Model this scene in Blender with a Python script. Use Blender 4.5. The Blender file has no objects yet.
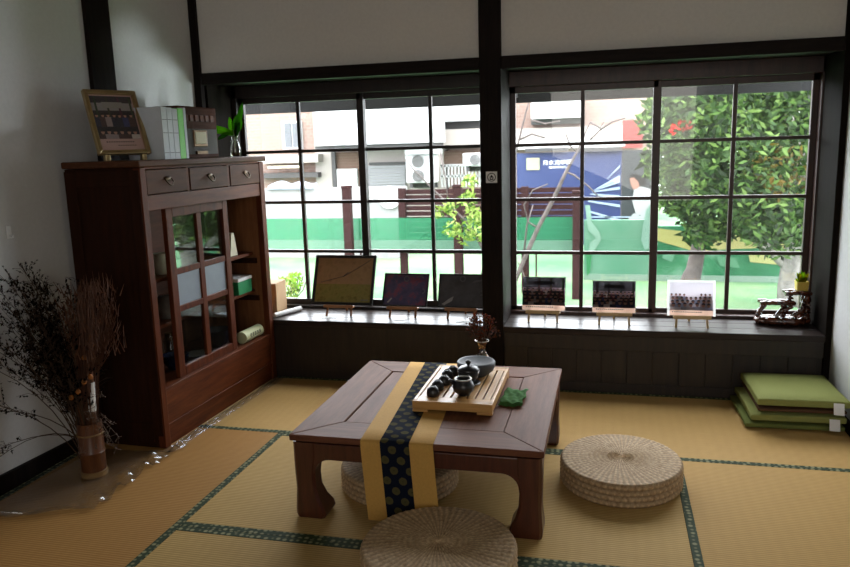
import bpy, bmesh, math, random
from mathutils import Vector, Matrix, Euler
import numpy as np

scene = bpy.context.scene
COL = scene.collection
PI = math.pi
rnd = random.Random(7)

# ------------------------------------------------------------------ camera
F = 741.78; CX, CY = 425.0, 283.5; EYE = np.array([0, 0, 1.33])
_y, _p, _r = [math.radians(a) for a in (14.0966, -10.3379, -1.6557)]
_r0 = np.array([math.cos(_y), math.sin(_y), 0])
FW = np.array([-math.sin(_y) * math.cos(_p), math.cos(_y) * math.cos(_p), math.sin(_p)])
_u = np.cross(_r0, FW)
RT = math.cos(_r) * _r0 + math.sin(_r) * _u
UP = -math.sin(_r) * _r0 + math.cos(_r) * _u
cam_d = bpy.data.cameras.new('camera'); cam = bpy.data.objects.new('camera', cam_d); COL.objects.link(cam)
cam_d.sensor_width = 36; cam_d.lens = F / 850 * 36; cam_d.clip_start = 0.05; cam_d.clip_end = 200
cam.matrix_world = Matrix(((RT[0], UP[0], -FW[0], 0), (RT[1], UP[1], -FW[1], 0), (RT[2], UP[2], -FW[2], EYE[2]), (0, 0, 0, 1)))
scene.camera = cam
cam_d.dof.use_dof = True; cam_d.dof.focus_distance = 3.0; cam_d.dof.aperture_fstop = 5.6


def ray(a, b): return FW * F + RT * (a - CX) - UP * (b - CY)
def on_z(a, b, z): d = ray(a, b); return Vector(EYE + d * ((z - EYE[2]) / d[2]))
def on_y(a, b, y): d = ray(a, b); return Vector(EYE + d * (y / d[1]))


# ------------------------------------------------------------------ helpers
def lin(c):
    c /= 255.0
    return c / 12.92 if c <= 0.04045 else ((c + 0.055) / 1.055) ** 2.4
def C(r, g, b): return (lin(r), lin(g), lin(b), 1.0)


class NT:
    def __init__(s, name):
        s.m = bpy.data.materials.new(name); s.m.use_nodes = True
        s.t = s.m.node_tree; s.t.nodes.clear()
        s.out = s.n('ShaderNodeOutputMaterial')
    def n(s, typ, **kw):
        nd = s.t.nodes.new(typ)
        for k, v in kw.items(): setattr(nd, k, v)
        return nd
    def l(s, a, b): s.t.links.new(a, b)
    def val(s, x, sock):
        if hasattr(x, 'is_output'): s.l(x, sock)
        else: sock.default_value = x
    def math(s, op, a, b=0.0, c=None):
        nd = s.n('ShaderNodeMath', operation=op); s.val(a, nd.inputs[0]); s.val(b, nd.inputs[1])
        if c is not None: s.val(c, nd.inputs[2])
        return nd.outputs[0]
    def mix(s, f, a, b, blend='MIX'):
        nd = s.n('ShaderNodeMix', data_type='RGBA', blend_type=blend)
        s.val(f, nd.inputs[0]); s.val(a, nd.inputs[6]); s.val(b, nd.inputs[7]); return nd.outputs[2]
    def coord(s, kind='Object', scale=(1, 1, 1), rot=(0, 0, 0)):
        tc = s.n('ShaderNodeTexCoord'); mp = s.n('ShaderNodeMapping')
        mp.inputs['Scale'].default_value = scale; mp.inputs['Rotation'].default_value = rot
        s.l(tc.outputs[kind], mp.inputs[0]); return mp.outputs[0]
    def noise(s, vec, scale=5, detail=4, rough=.55):
        nd = s.n('ShaderNodeTexNoise'); s.l(vec, nd.inputs['Vector'])
        nd.inputs['Scale'].default_value = scale; nd.inputs['Detail'].default_value = detail; nd.inputs['Roughness'].default_value = rough
        return nd.outputs[0]
    def ramp(s, f, stops):
        nd = s.n('ShaderNodeValToRGB'); s.l(f, nd.inputs[0]); e = nd.color_ramp.elements
        while len(e) < len(stops): e.new(.5)
        for i, (p, c) in enumerate(stops): e[i].position = p; e[i].color = c
        return nd.outputs[0]
    def bsdf(s, color, rough=.5, metal=0.0, spec=.5, bump=None, bstr=.3, bdist=.01, **kw):
        b = s.n('ShaderNodeBsdfPrincipled')
        s.val(color, b.inputs['Base Color']); s.val(rough, b.inputs['Roughness']); s.val(metal, b.inputs['Metallic'])
        b.inputs['Specular IOR Level'].default_value = spec
        for k, v in kw.items(): s.val(v, b.inputs[k.replace('_', ' ')])
        if bump is not None:
            bp = s.n('ShaderNodeBump'); bp.inputs['Strength'].default_value = bstr; bp.inputs['Distance'].default_value = bdist
            s.l(bump, bp.inputs['Height']); s.l(bp.outputs[0], b.inputs['Normal'])
        s.l(b.outputs[0], s.out.inputs[0]); return s.m


def m_plain(name, c, rough=.5, var=.12, scale=30, metal=0, spec=.5, bstr=.1):
    t = NT(name); v = t.coord(); f = t.noise(v, scale)
    d = tuple(x * (1 - var) for x in c[:3]) + (1,); e = tuple(min(1, x * (1 + var)) for x in c[:3]) + (1,)
    return t.bsdf(t.ramp(f, [(.3, d), (.7, e)]), rough, metal, spec, f, bstr, .002)
def m_wood(name, a, b, rough=.4, scale=(2, 22, 22), spec=.5, bstr=.08, coat=0.0):
    t = NT(name); v = t.coord(scale=scale); f = t.noise(v, 3, 6, .6)
    w = t.noise(t.coord(scale=tuple(x * 3 for x in scale)), 6, 3)
    g = t.math('ADD', t.math('MULTIPLY', f, .75), t.math('MULTIPLY', w, .25))
    return t.bsdf(t.ramp(g, [(.35, a), (.65, b)]), rough, 0, spec, g, bstr, .003, Coat_Weight=coat, Coat_Roughness=.15)
def m_vcol(name, rough=.5, spec=.3, nz=0.0, gain=1.0, trans=0.0):
    t = NT(name); a = t.n('ShaderNodeAttribute', attribute_name='Col')
    c = a.outputs[0]
    if gain != 1: c = t.mix(1.0, c, (gain, gain, gain, 1), 'MULTIPLY')
    if nz:
        f = t.noise(t.coord(), 900, 2); c = t.mix(nz, c, t.ramp(f, [(.35, (.05, .05, .06, 1)), (.65, (.8, .75, .75, 1))]))
    t.bsdf(c, rough, 0, spec)
    if trans:
        pb = t.out.inputs[0].links[0].from_node; tl = t.n('ShaderNodeBsdfTranslucent'); t.l(c, tl.inputs[0])
        mx = t.n('ShaderNodeMixShader'); mx.inputs[0].default_value = trans; t.l(pb.outputs[0], mx.inputs[1]); t.l(tl.outputs[0], mx.inputs[2]); t.l(mx.outputs[0], t.out.inputs[0])
    return t.m
def m_glass(name, tint=(1, 1, 1, 1), refl=.06, haze=0.0, rough=.02):
    t = NT(name); tr = t.n('ShaderNodeBsdfTransparent'); tr.inputs[0].default_value = tint
    gl = t.n('ShaderNodeBsdfGlossy'); gl.inputs['Roughness'].default_value = rough
    fr = t.n('ShaderNodeLayerWeight'); fr.inputs[0].default_value = .25
    f = t.math('ADD', t.math('MULTIPLY', fr.outputs[0], .35), refl)
    mx = t.n('ShaderNodeMixShader'); t.l(f, mx.inputs[0]); t.l(tr.outputs[0], mx.inputs[1]); t.l(gl.outputs[0], mx.inputs[2])
    o = mx.outputs[0]
    if haze:
        df = t.n('ShaderNodeBsdfDiffuse'); df.inputs[0].default_value = (.9, .93, .93, 1)
        f2 = t.math('MULTIPLY', t.noise(t.coord(), 3, 3), haze * 2)
        m2 = t.n('ShaderNodeMixShader'); t.l(f2, m2.inputs[0]); t.l(o, m2.inputs[1]); t.l(df.outputs[0], m2.inputs[2]); o = m2.outputs[0]
    t.l(o, t.out.inputs[0]); return t.m


class MB:
    def __init__(s):
        s.bm = bmesh.new(); s.cl = s.bm.loops.layers.color.new('Col'); s.uv = s.bm.loops.layers.uv.new('UV'); s.mi = 0
    def face(s, pts, col=None, uv=None):
        f = s.bm.faces.new([s.bm.verts.new(p) for p in pts]); f.material_index = s.mi
        if col is not None:
            for lp in f.loops: lp[s.cl] = col
        if uv is not None:
            for lp, q in zip(f.loops, uv): lp[s.uv].uv = q
        return f
    def hexa(s, p, col=None):
        v = [s.bm.verts.new(q) for q in p]
        for ix in ((0, 3, 2, 1), (4, 5, 6, 7), (0, 1, 5, 4), (1, 2, 6, 5), (2, 3, 7, 6), (3, 0, 4, 7)):
            f = s.bm.faces.new([v[i] for i in ix]); f.material_index = s.mi
            if col is not None:
                for lp in f.loops: lp[s.cl] = col
        return s
    def box(s, x0, x1, y0, y1, z0, z1, col=None, mat=None):
        p = [Vector(q) for q in ((x0, y0, z0), (x1, y0, z0), (x1, y1, z0), (x0, y1, z0), (x0, y0, z1), (x1, y0, z1), (x1, y1, z1), (x0, y1, z1))]
        if mat is not None: p = [mat @ q for q in p]
        return s.hexa(p, col)
    def loft(s, rings, cap=True, closed=False, col=None):
        vs = [[s.bm.verts.new(p) for p in r] for r in rings]; n = len(vs[0])
        pairs = list(zip(vs, vs[1:])) + ([(vs[-1], vs[0])] if closed else [])
        for a, b in pairs:
            for i in range(n):
                f = s.bm.faces.new((a[i], a[(i + 1) % n], b[(i + 1) % n], b[i])); f.material_index = s.mi
                if col is not None:
                    for lp in f.loops: lp[s.cl] = col
        if cap and not closed:
            for r, fl in ((vs[0], True), (vs[-1], False)):
                f = s.bm.faces.new(r[::-1] if fl else r); f.material_index = s.mi
                if col is not None:
                    for lp in f.loops: lp[s.cl] = col
        return s
    def tube(s, pts, rad, seg=8, cap=True, col=None):
        pts = [Vector(p) for p in pts]; rad = rad if isinstance(rad, (list, tuple)) else [rad] * len(pts)
        rings = []; up = Vector((.13, .27, .95)).normalized()
        for i, p in enumerate(pts):
            t = (pts[min(i + 1, len(pts) - 1)] - pts[max(i - 1, 0)]).normalized()
            a = t.cross(up)
            if a.length < .05: a = t.cross(Vector((1, 0, 0)))
            a.normalize(); b = t.cross(a).normalized(); up = -t.cross(a).cross(t).normalized() if False else up
            rings.append([p + (a * math.cos(2 * PI * k / seg) + b * math.sin(2 * PI * k / seg)) * rad[i] for k in range(seg)])
        return s.loft(rings, cap, col=col)
    def lathe(s, prof, seg=32, c=(0, 0, 0), cap=True, sx=1, sy=1):
        c = Vector(c)
        rings = [[c + Vector((r * sx * math.cos(2 * PI * k / seg), r * sy * math.sin(2 * PI * k / seg), z)) for k in range(seg)] for r, z in prof]
        return s.loft(rings, cap)
    def prism(s, pts, fn, a, b):
        return s.loft([[fn(p, a) for p in pts], [fn(p, b) for p in pts]])
    def build(s, name, mat, parent=None, smooth=False, bevel=0, label=None, cat=None, group=None, kind=None, loc=None, rot=None, solid=0):
        bmesh.ops.recalc_face_normals(s.bm, faces=s.bm.faces)
        me = bpy.data.meshes.new(name)
        if smooth:
            for f in s.bm.faces: f.smooth = True
        s.bm.to_mesh(me); s.bm.free()
        for m in (mat if isinstance(mat, (list, tuple)) else [mat]): me.materials.append(m)
        o = bpy.data.objects.new(name, me); COL.objects.link(o)
        if parent is not None: o.parent = parent
        if loc is not None: o.location = loc
        if rot is not None: o.rotation_euler = rot
        if solid:
            md = o.modifiers.new('solid', 'SOLIDIFY'); md.thickness = solid; md.offset = 0
        if bevel:
            md = o.modifiers.new('bevel', 'BEVEL'); md.width = bevel; md.segments = 2; md.limit_method = 'ANGLE'
        if smooth == 'auto':
            for e in me.polygons: e.use_smooth = True
            try: me.set_sharp_from_angle(angle=math.radians(38))
            except Exception: pass
        tag(o, label, cat, group, kind); return o


def tag(o, label=None, cat=None, group=None, kind=None):
    if label: o['label'] = label
    if cat: o['category'] = cat
    if group: o['group'] = group
    if kind: o['kind'] = kind
    return o
def T(name, label, cat, loc=(0, 0, 0), rot=(0, 0, 0), group=None, kind=None):
    o = bpy.data.objects.new(name, None); COL.objects.link(o); o.location = loc; o.rotation_euler = rot; o.empty_display_size = .1
    return tag(o, label, cat, group, kind)
def dup(root, loc, rot=None, label=None):
    r = root.copy(); COL.objects.link(r); r.location = loc
    if rot is not None: r.rotation_euler = rot
    if label: r['label'] = label
    for ch in list(root.children):
        c = ch.copy(); COL.objects.link(c); c.parent = r
        for g in list(ch.children):
            d = g.copy(); COL.objects.link(d); d.parent = c
    return r
def S(name, mb, mat, parent=None, **kw):
    return mb.build(name, mat, parent, kind='structure' if parent is None else None, **kw)


# ------------------------------------------------------------------ materials
M = {}
M['jamb'] = m_wood('dark_window_jamb', (.006, .0045, .0035, 1), (.012, .009, .007, 1), .75, (14, 14, 1.5), .03)
M['dark'] = m_wood('dark_stained_wood', (.006, .004, .0035, 1), (.016, .010, .008, 1), .55, (14, 14, 1.5), .08)
M['darkx'] = m_wood('dark_stained_beam', (.006, .004, .0035, 1), (.017, .011, .009, 1), .55, (1.5, 14, 14), .10)
M['sill'] = m_wood('worn_dark_sill', (.012, .008, .007, 1), (.040, .028, .024, 1), .32, (1.2, 16, 16), .26)
M['base'] = m_wood('dark_plank_panel', (.008, .005, .004, 1), (.028, .016, .010, 1), .5, (12, 12, 1.2))
M['sashL'] = m_wood('blackened_sash', (.010, .006, .005, 1), (.022, .014, .011, 1), .45, (10, 10, 2))
M['sashR'] = m_wood('red_brown_sash', (.022, .008, .006, 1), (.050, .018, .012, 1), .42, (10, 10, 2))
M['plaster'] = m_plain('grey_white_plaster', (.60, .60, .60, 1), .9, .03, 60, 0, .1)
M['plaster_up'] = m_plain('warm_grey_plaster', (.72, .69, .66, 1), .9, .03, 60, 0, .1)
M['ceil'] = m_wood('ceiling_board', (.20, .14, .09, 1), (.28, .20, .13, 1), .6)
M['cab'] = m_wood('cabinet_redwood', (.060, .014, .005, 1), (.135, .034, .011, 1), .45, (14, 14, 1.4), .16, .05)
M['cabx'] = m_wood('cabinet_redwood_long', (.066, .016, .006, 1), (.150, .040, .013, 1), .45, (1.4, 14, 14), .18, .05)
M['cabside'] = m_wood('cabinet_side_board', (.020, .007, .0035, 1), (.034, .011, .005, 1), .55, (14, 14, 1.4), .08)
M['cab_lit'] = m_wood('cabinet_lit_side_board', (.15, .060, .026, 1), (.24, .105, .045, 1), .55, (14, 14, 1.4), .1)  # far side panel: room light painted in as lighter wood
M['cabdraw'] = m_wood('cabinet_drawer_wood', (.062, .022, .010, 1), (.105, .040, .018, 1), .5, (1.6, 14, 14), .12)
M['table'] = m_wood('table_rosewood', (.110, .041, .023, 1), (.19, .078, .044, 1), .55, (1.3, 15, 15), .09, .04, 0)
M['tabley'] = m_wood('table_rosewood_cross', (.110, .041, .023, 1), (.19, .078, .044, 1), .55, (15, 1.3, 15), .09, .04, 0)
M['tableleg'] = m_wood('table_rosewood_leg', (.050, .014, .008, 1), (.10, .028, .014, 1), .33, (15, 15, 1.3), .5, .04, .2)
M['bamboo'] = m_wood('tray_bamboo', (.46, .235, .075, 1), (.66, .38, .14, 1), .42, (16, 1.2, 16))
M['bamboox'] = m_wood('tray_bamboo_long', (.46, .225, .065, 1), (.64, .35, .115, 1), .42, (1.2, 16, 16))
M['easel'] = m_wood('orange_easel_wood', (.25, .10, .035, 1), (.36, .16, .06, 1), .45, (5, 20, 20))
M['easel2'] = m_wood('pale_easel_wood', (.55, .38, .18, 1), (.70, .50, .26, 1), .5, (5, 20, 20))
M['carved'] = m_wood('lacquered_root_wood', (.035, .010, .005, 1), (.11, .030, .014, 1), .16, (8, 8, 8), .7, .25, .6)
M['black_cer'] = m_plain('black_stoneware', (.012, .012, .014, 1), .30, .15, 60, 0, .6)
M['slate'] = m_plain('matt_slate_bowl', (.060, .066, .078, 1), .55, .12, 60)
M['silver'] = m_plain('pale_glazed_rim', (.60, .58, .54, 1), .2, .05, 50, .3)
M['brass'] = m_plain('dark_brass', (.09, .055, .025, 1), .4, .15, 60, .9)
M['green_cloth'] = m_plain('green_cloth', (.055, .15, .04, 1), .9, .25, 70, 0, .1, .4)
M['cush'] = m_plain('olive_green_cushion', (.25, .27, .085, 1), .9, .06, 200, 0, .15, .3)
M['cushd'] = m_plain('dark_green_cushion', (.15, .18, .05, 1), .9, .06, 200, 0, .15, .3)
M['cushb'] = m_plain('brown_cushion', (.105, .055, .030, 1), .9, .06, 200, 0, .15, .3)
M['white'] = m_plain('white_paper', (.78, .78, .77, 1), .7, .03, 40, 0, .3)
M['whiteplastic'] = m_plain('white_label', (.8, .8, .8, 1), .5, .02)
M['black'] = m_plain('black_frame', (.010, .010, .011, 1), .35, .1)
M['gold'] = m_plain('brushed_gold_frame', (.50, .38, .20, 1), .28, .1, 40, .8)
M['card'] = m_plain('brown_cardboard', (.40, .25, .13, 1), .8, .06, 40)
M['vc'] = m_vcol('printed_picture', .35, .4, .12)
M['vct'] = m_vcol('backlit_print', .35, .4, .08, 1.0, .78)
M['vcm'] = m_vcol('printed_sheet', .7, .2)
M['vco'] = m_vcol('printed_board_outdoors', .7, .2, 0.0, .26)
M['leafv'] = m_vcol('leaf', .7, .04, 0.0, 1.0, .55)
M['leafo'] = m_vcol('outdoor_leaf', .6, .15, 0.0, .62, .3)
M['pane'] = m_glass('window_glass', (1, 1, 1, 1), .03, .018)
M['cabglass'] = m_glass('cabinet_glass', (.85, .9, .88, 1), .07)
M['frost'] = m_plain('frosted_glass', (.26, .30, .34, 1), .35, .05, 20, 0, .4)
M['clear'] = m_glass('clear_vase_glass', (.86, .88, .84, 1), .10)
M['ambervase'] = m_glass('amber_vase_glass', (.62, .44, .22, 1), .16)
M['film'] = m_glass('clear_plastic_film', (.80, .80, .80, 1), .06, .03, .05)
M['straw'] = m_plain('straw_stem', (.055, .030, .016, 1), .9, .3, 40)
M['grassred'] = m_plain('red_brown_dry_grass', (.085, .030, .012, 1), .9, .35, 40)
M['orange'] = m_plain('orange_dry_pod', (.30, .10, .015, 1), .7, .2, 60)
M['bambrown'] = m_wood('aged_bamboo', (.075, .024, .009, 1), (.14, .05, .018, 1), .35, (18, 18, 1.5))
M['bampale'] = m_plain('pale_bamboo_ring', (.22, .13, .05, 1), .5, .15)
M['tarp'] = m_plain('white_tarp', (.17, .19, .23, 1), .6, .1, 4)


def m_tatami(name, ca, cb, axis):
    t = NT(name)
    tc = t.n('ShaderNodeTexCoord'); sp = t.n('ShaderNodeSeparateXYZ'); t.l(tc.outputs['Object'], sp.inputs[0])
    a, b = (sp.outputs[1], sp.outputs[0]) if axis == 'x' else (sp.outputs[0], sp.outputs[1])
    ribs = t.math('ADD', t.math('MULTIPLY', t.math('SINE', t.math('MULTIPLY', a, 2 * PI / .0125)), .5), .5)
    warp = t.math('ADD', t.math('MULTIPLY', t.math('SINE', t.math('MULTIPLY', b, 2 * PI / .045)), .5), .5)
    nz = t.noise(t.coord(scale=(3, 90, 1) if axis == 'x' else (90, 3, 1)), 4, 4)
    big = t.noise(t.coord(), 2.2, 3)
    f = t.math('ADD', t.math('ADD', t.math('MULTIPLY', ribs, .40), t.math('MULTIPLY', warp, .04)), t.math('MULTIPLY', nz, .5))
    base = t.ramp(f, [(.25, ca), (.8, cb)])
    base = t.mix(t.math('MULTIPLY', big, .25), base, tuple(x * .72 for x in ca[:3]) + (1,))
    return t.bsdf(base, .7, 0, .10, t.math('ADD', ribs, t.math('MULTIPLY', warp, .3)), .35, .003)
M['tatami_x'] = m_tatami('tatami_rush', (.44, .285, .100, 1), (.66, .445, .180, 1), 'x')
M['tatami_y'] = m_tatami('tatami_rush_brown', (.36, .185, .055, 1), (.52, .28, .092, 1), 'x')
M['tatami_r'] = m_tatami('tatami_rush_right', (.45, .275, .095, 1), (.65, .42, .155, 1), 'x')


def m_border():
    t = NT('brocade_border'); v = t.coord(scale=(1, 1, 0)); vo = t.n('ShaderNodeTexVoronoi'); vo.inputs['Scale'].default_value = 42
    vo.inputs['Randomness'].default_value = .35; t.l(v, vo.inputs['Vector'])
    return t.bsdf(t.ramp(vo.outputs['Distance'], [(.22, C(140, 140, 104)), (.42, C(50, 63, 42))]), .8, 0, .2)
M['border'] = m_border()


def m_pouf():
    t = NT('woven_straw'); tc = t.n('ShaderNodeTexCoord'); nz = t.noise(t.coord(), 90, 3); a = t.n('ShaderNodeAttribute', attribute_name='Col')
    c = t.mix(.65, t.ramp(nz, [(.3, (.48, .31, .165, 1)), (.7, (.80, .59, .36, 1))]), a.outputs[0], 'MULTIPLY')
    return t.bsdf(c, .75, 0, .25, nz, .3, .003)
M['pouf'] = m_pouf()


def m_band():
    t = NT('navy_brocade'); tc = t.n('ShaderNodeTexCoord'); sp = t.n('ShaderNodeSeparateXYZ'); t.l(tc.outputs['UV'], sp.inputs[0])
    v = t.math('DIVIDE', sp.outputs[1], .038); row = t.math('FLOOR', v)
    off = t.math('MULTIPLY', t.math('MODULO', row, 2.0), .5)
    u = t.math('FRACT', t.math('ADD', t.math('DIVIDE', sp.outputs[0], .058), off)); vf = t.math('FRACT', v)
    du = t.math('MULTIPLY', t.math('SUBTRACT', u, .5), 1.58); dv = t.math('MULTIPLY', t.math('SUBTRACT', vf, .5), 1.04)
    r = t.math('SQRT', t.math('ADD', t.math('MULTIPLY', du, du), t.math('MULTIPLY', dv, dv)))
    nz = t.noise(t.coord(), 160, 2)
    c = t.ramp(t.math('ADD', r, t.math('MULTIPLY', nz, .14)), [(.0, (.02, .022, .014, 1)), (.16, (.075, .066, .028, 1)), (.44, (.085, .072, .030, 1)), (.50, (.008, .011, .022, 1))])
    return t.bsdf(c, .9, 0, .04)
M['band'] = m_band()
M['runner'] = m_plain('gold_silk', (.56, .32, .085, 1), .75, .06, 120, 0, .12)

# ------------------------------------------------------------------ the room
XR = 1.085
def xl(y): return -2.42 + .060 * (y - 2.4)
Y0, Y1 = -2.2, 3.98
ZC = 2.75
S('floor', MB().box(-3.0, 1.5, Y0 - .2, 4.5, -.16, -.03), M['base'])
S('ceiling', MB().box(-3.0, 1.5, Y0 - .2, 4.6, ZC, ZC + .1), M['ceil'])
b = MB(); b.hexa([(xl(Y0) - .15, Y0, -.03), (xl(Y0), Y0, -.03), (xl(4.4), 4.4, -.03), (xl(4.4) - .15, 4.4, -.03),
                  (xl(Y0) - .15, Y0, ZC), (xl(Y0), Y0, ZC), (xl(4.4), 4.4, ZC), (xl(4.4) - .15, 4.4, ZC)])
S('wall_left', b, M['plaster'])
S('wall_right', MB().box(XR, XR + .15, Y0, 4.45, -.03, ZC), M['plaster'])
b = MB(); b.box(-2.95, 1.24, Y0 - .1, Y0, -.03, ZC)
S('wall_back', b, M['plaster'])
# upper wall over the windows, the exterior wall below them
b = MB(); b.box(-2.45, -.67, Y1, Y1 + .12, 1.785, ZC); b.box(-.555, XR, Y1, Y1 + .12, 1.785, ZC)
S('wall_window', b, M['plaster_up'])
S('wall_under_window', MB().box(-2.45, XR, 4.41, 4.5, -.6, .36), M['plaster'])
# baseboard on the left wall
def lw(y, off): return xl(y) + off
b = MB(); b.hexa([(lw(Y0, 0), Y0, -.03), (lw(Y0, .02), Y0, -.03), (lw(2.83, .02), 2.83, -.03), (lw(2.83, 0), 2.83, -.03),
                  (lw(Y0, 0), Y0, .055), (lw(Y0, .02), Y0, .055), (lw(2.83, .02), 2.83, .055), (lw(2.83, 0), 2.83, .055)])
S('baseboard_left', b, M['dark'], bevel=.003)
S('baseboard_right', MB().box(XR - .018, XR, Y0, 3.95, -.03, .05), M['dark'], bevel=.003)
# posts and beams
S('trim_1', MB().box(-.67, -.555, 3.95, 4.40, -.03, ZC), M['dark'], bevel=.004)                 # centre post
b = MB(); ya, yb = 3.115, 3.275
b.hexa([(lw(ya, 0), ya, -.03), (lw(ya, .022), ya, -.03), (lw(yb, .022), yb, -.03), (lw(yb, 0), yb, -.03),
        (lw(ya, 0), ya, ZC), (lw(ya, .022), ya, ZC), (lw(yb, .022), yb, ZC), (lw(yb, 0), yb, ZC)])
S('trim_2', b, M['dark'], bevel=.003)                                                         # post in the left wall
S('trim_3', MB().box(-2.34, -2.285, 3.955, 4.0, -.03, ZC), M['dark'], bevel=.003)              # corner post
S('trim_4', MB().box(1.055, XR, 3.955, 4.40, -.03, ZC), M['jamb'], bevel=.003)                 # right corner post
for n, (a, c) in (('trim_5', (-2.275, -.67)), ('trim_6', (-.555, 1.055))):
    S(n, MB().box(a, c, 3.95, 3.995, 1.722, 1.786), M['darkx'], bevel=.004)                    # lintel
    n2 = {'trim_5': 'trim_7', 'trim_6': 'trim_8'}[n]
    S(n2, MB().box(a, c, 3.995, 4.40, 1.735, 1.785), M['darkx'])                               # soffit behind it
S('trim_20', MB().box(-2.34, -2.272, 4.0, 4.40, .353, 1.735), M['jamb'])
# sill boxes: board, fascia and plank panel under each window
for k, (a, c) in enumerate(((-2.275, -.67), (-.555, 1.055))):
    b = MB(); nb = 4; d = (4.41 - 3.95) / nb
    for i in range(nb): b.box(a, c, 3.95 + i * d, 3.95 + (i + 1) * d - .002, .318, .353)
    S('trim_%d' % (9 + 2 * k), b, M['sill'], bevel=.003)
    b = MB(); b.box(a, c, 3.962, 3.985, .235 if k else .05, .318)
    b.box(a, c, 3.978, 4.0, .05, .235)
    x = a
    while k and x < c - .05:
        b.box(x, min(c, x + .128), 3.972, 3.979, .05, .235); x += .132
    b.box(a, c, 3.968, 4.0, -.03, .05)
    S('trim_%d' % (10 + 2 * k), b, M['base'], bevel=.002)


# ------------------------------------------------------------------ windows
def window(name, x0, x1, mull, stile, mat, y, ztop, zbot, rows, left_frame):
    w = T(name, None, None, (0, 0, 0), kind='structure')
    b = MB(); b.box(x0 - .03, x0, y - .05, y + .07, .353, 1.735); b.box(x1, x1 + .035, y - .05, y + .07, .353, 1.735)
    b.box(x0 - .03, x1 + .035, y - .05, y + .07, ztop + .035, 1.735); b.box(x0 - .03, x1 + .035, y - .05, y + .07, .353, .372)
    b.build('window_frame', mat, w, bevel=.002)
    for i, (a, c, m) in enumerate(((x0, stile, mull[0]), (stile, x1, mull[1]))):
        yy = y + (.018 if i else -.004)
        sw = .026
        g = MB()
        g.box(a - (.0 if i == 0 else sw), a + (.03 if i == 0 else sw * .6), yy - .014, yy + .014, .372, ztop + .035)
        g.box(c - (sw if i == 0 else .03), c + (sw * .6 if i == 0 else 0), yy - .014, yy + .014, .372, ztop + .035)
        g.box(a, c, yy - .014, yy + .014, ztop, ztop + .035); g.box(a, c, yy - .014, yy + .014, .372, zbot)
        g.box(m - .011, m + .011, yy - .010, yy + .012, zbot, ztop)
        for z in rows: g.box(a, c, yy - .011, yy + .011, z - .0095, z + .0095)
        s = g.build('sash', mat, w, bevel=.0015)
        p = MB(); p.box(a + .005, c - .005, yy - .001, yy + .001, zbot - .005, ztop + .005)
        p.build('pane', M['pane'], s)
    return w
window('window_1', -2.24, -.67, (-1.853, -1.03), -1.448, M['sashL'], 4.33, 1.628, .408, (1.333, 1.020, .713), 1)
window('window_2', -.555, 1.045, (-.152, .643), .249, M['sashR'], 4.33, 1.618, .395, (1.330, 1.021, .712), 0)

# ------------------------------------------------------------------ tatami
def mat_(name, label, x0, x1, y0, y1, m, axis):
    t = T(name, label, 'tatami mat', ((x0 + x1) / 2, (y0 + y1) / 2, -.03), group='tatami mats on the floor')
    w, h = (x1 - x0) / 2 - .001, (y1 - y0) / 2 - .001; e = .030
    if axis == 'x':
        MB().box(-w, w, -h + e, h - e, 0, .03).build('woven_surface', m, t)
        for s in (-1, 1): MB().box(-w, w, *sorted((s * h, s * (h - e))), 0, .0312).build('cloth_border', M['border'], t)
    else:
        MB().box(-w + e, w - e, -h, h, 0, .03).build('woven_surface', m, t)
        for s in (-1, 1): MB().box(*sorted((s * w, s * (w - e))), -h, h, 0, .0312).build('cloth_border', M['border'], t)
    return t
mat_('tatami_mat', 'straw tatami mat under the low tea table', -1.5, .28, 2.21, 3.115, M['tatami_x'], 'x')
mat_('tatami_mat', 'straw tatami mat nearest the bottom of the photo, under the front pouf', -1.5, .28, 1.305, 2.21, M['tatami_x'], 'x')
mat_('tatami_mat', 'straw tatami mat at lower right, right of the right-hand pouf', .28, XR - .02, 1.305, 3.115, M['tatami_r'], 'y')
mat_('tatami_mat', 'straw tatami mat along the right window bench, under the green cushions', -.62, XR - .02, 3.115, 3.966, M['tatami_r'], 'x')
mat_('tatami_mat', 'straw tatami mat along the left window bench, at the cabinet corner', -2.28, -.62, 3.115, 3.966, M['tatami_r'], 'x')
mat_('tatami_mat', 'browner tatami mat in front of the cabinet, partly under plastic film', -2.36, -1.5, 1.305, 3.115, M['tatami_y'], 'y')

# ------------------------------------------------------------------ cabinet
cabR = T('display_cabinet', 'tall reddish wooden display cabinet with three drawers and a sliding glazed door', 'cabinet', (-1.97, 2.84, .0013), (0, 0, math.atan2(1, .035)))
W_, D_, H_ = 1.11, .385, 1.312
for xa, xb, mm in ((0, .035, 'cabside'), (W_ - .045, W_, 'cab_lit')): MB().box(xa, xb, .03, D_, 0, 1.28).build('side_panel', M[mm], cabR, bevel=.003)
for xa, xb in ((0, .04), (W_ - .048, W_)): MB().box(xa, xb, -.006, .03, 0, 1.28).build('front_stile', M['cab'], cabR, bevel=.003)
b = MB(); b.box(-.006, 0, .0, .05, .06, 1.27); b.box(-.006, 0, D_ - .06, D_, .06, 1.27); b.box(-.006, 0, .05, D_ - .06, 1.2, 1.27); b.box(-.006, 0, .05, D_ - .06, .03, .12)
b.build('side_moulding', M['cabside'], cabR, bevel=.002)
MB().box(.035, W_ - .045, D_ - .012, D_, .02, 1.28).build('back_panel', M['cabdraw'], cabR)
MB().box(-.018, W_ + .015, -.018, D_, 1.282, H_).build('top_board', M['cabdraw'], cabR, bevel=.006)
b = MB(); b.box(.04, W_ - .048, 0, .028, 1.09, 1.158); b.box(.04, W_ - .048, 0, .028, 1.272, 1.282)
for x in (.352, .722): b.box(x, x + .022, 0, .028, 1.158, 1.272)
b.box(.04, W_ - .048, .03, D_ - .012, 1.09, 1.10)
b.build('drawer_rail', M['cabx'], cabR, bevel=.002)
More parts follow.
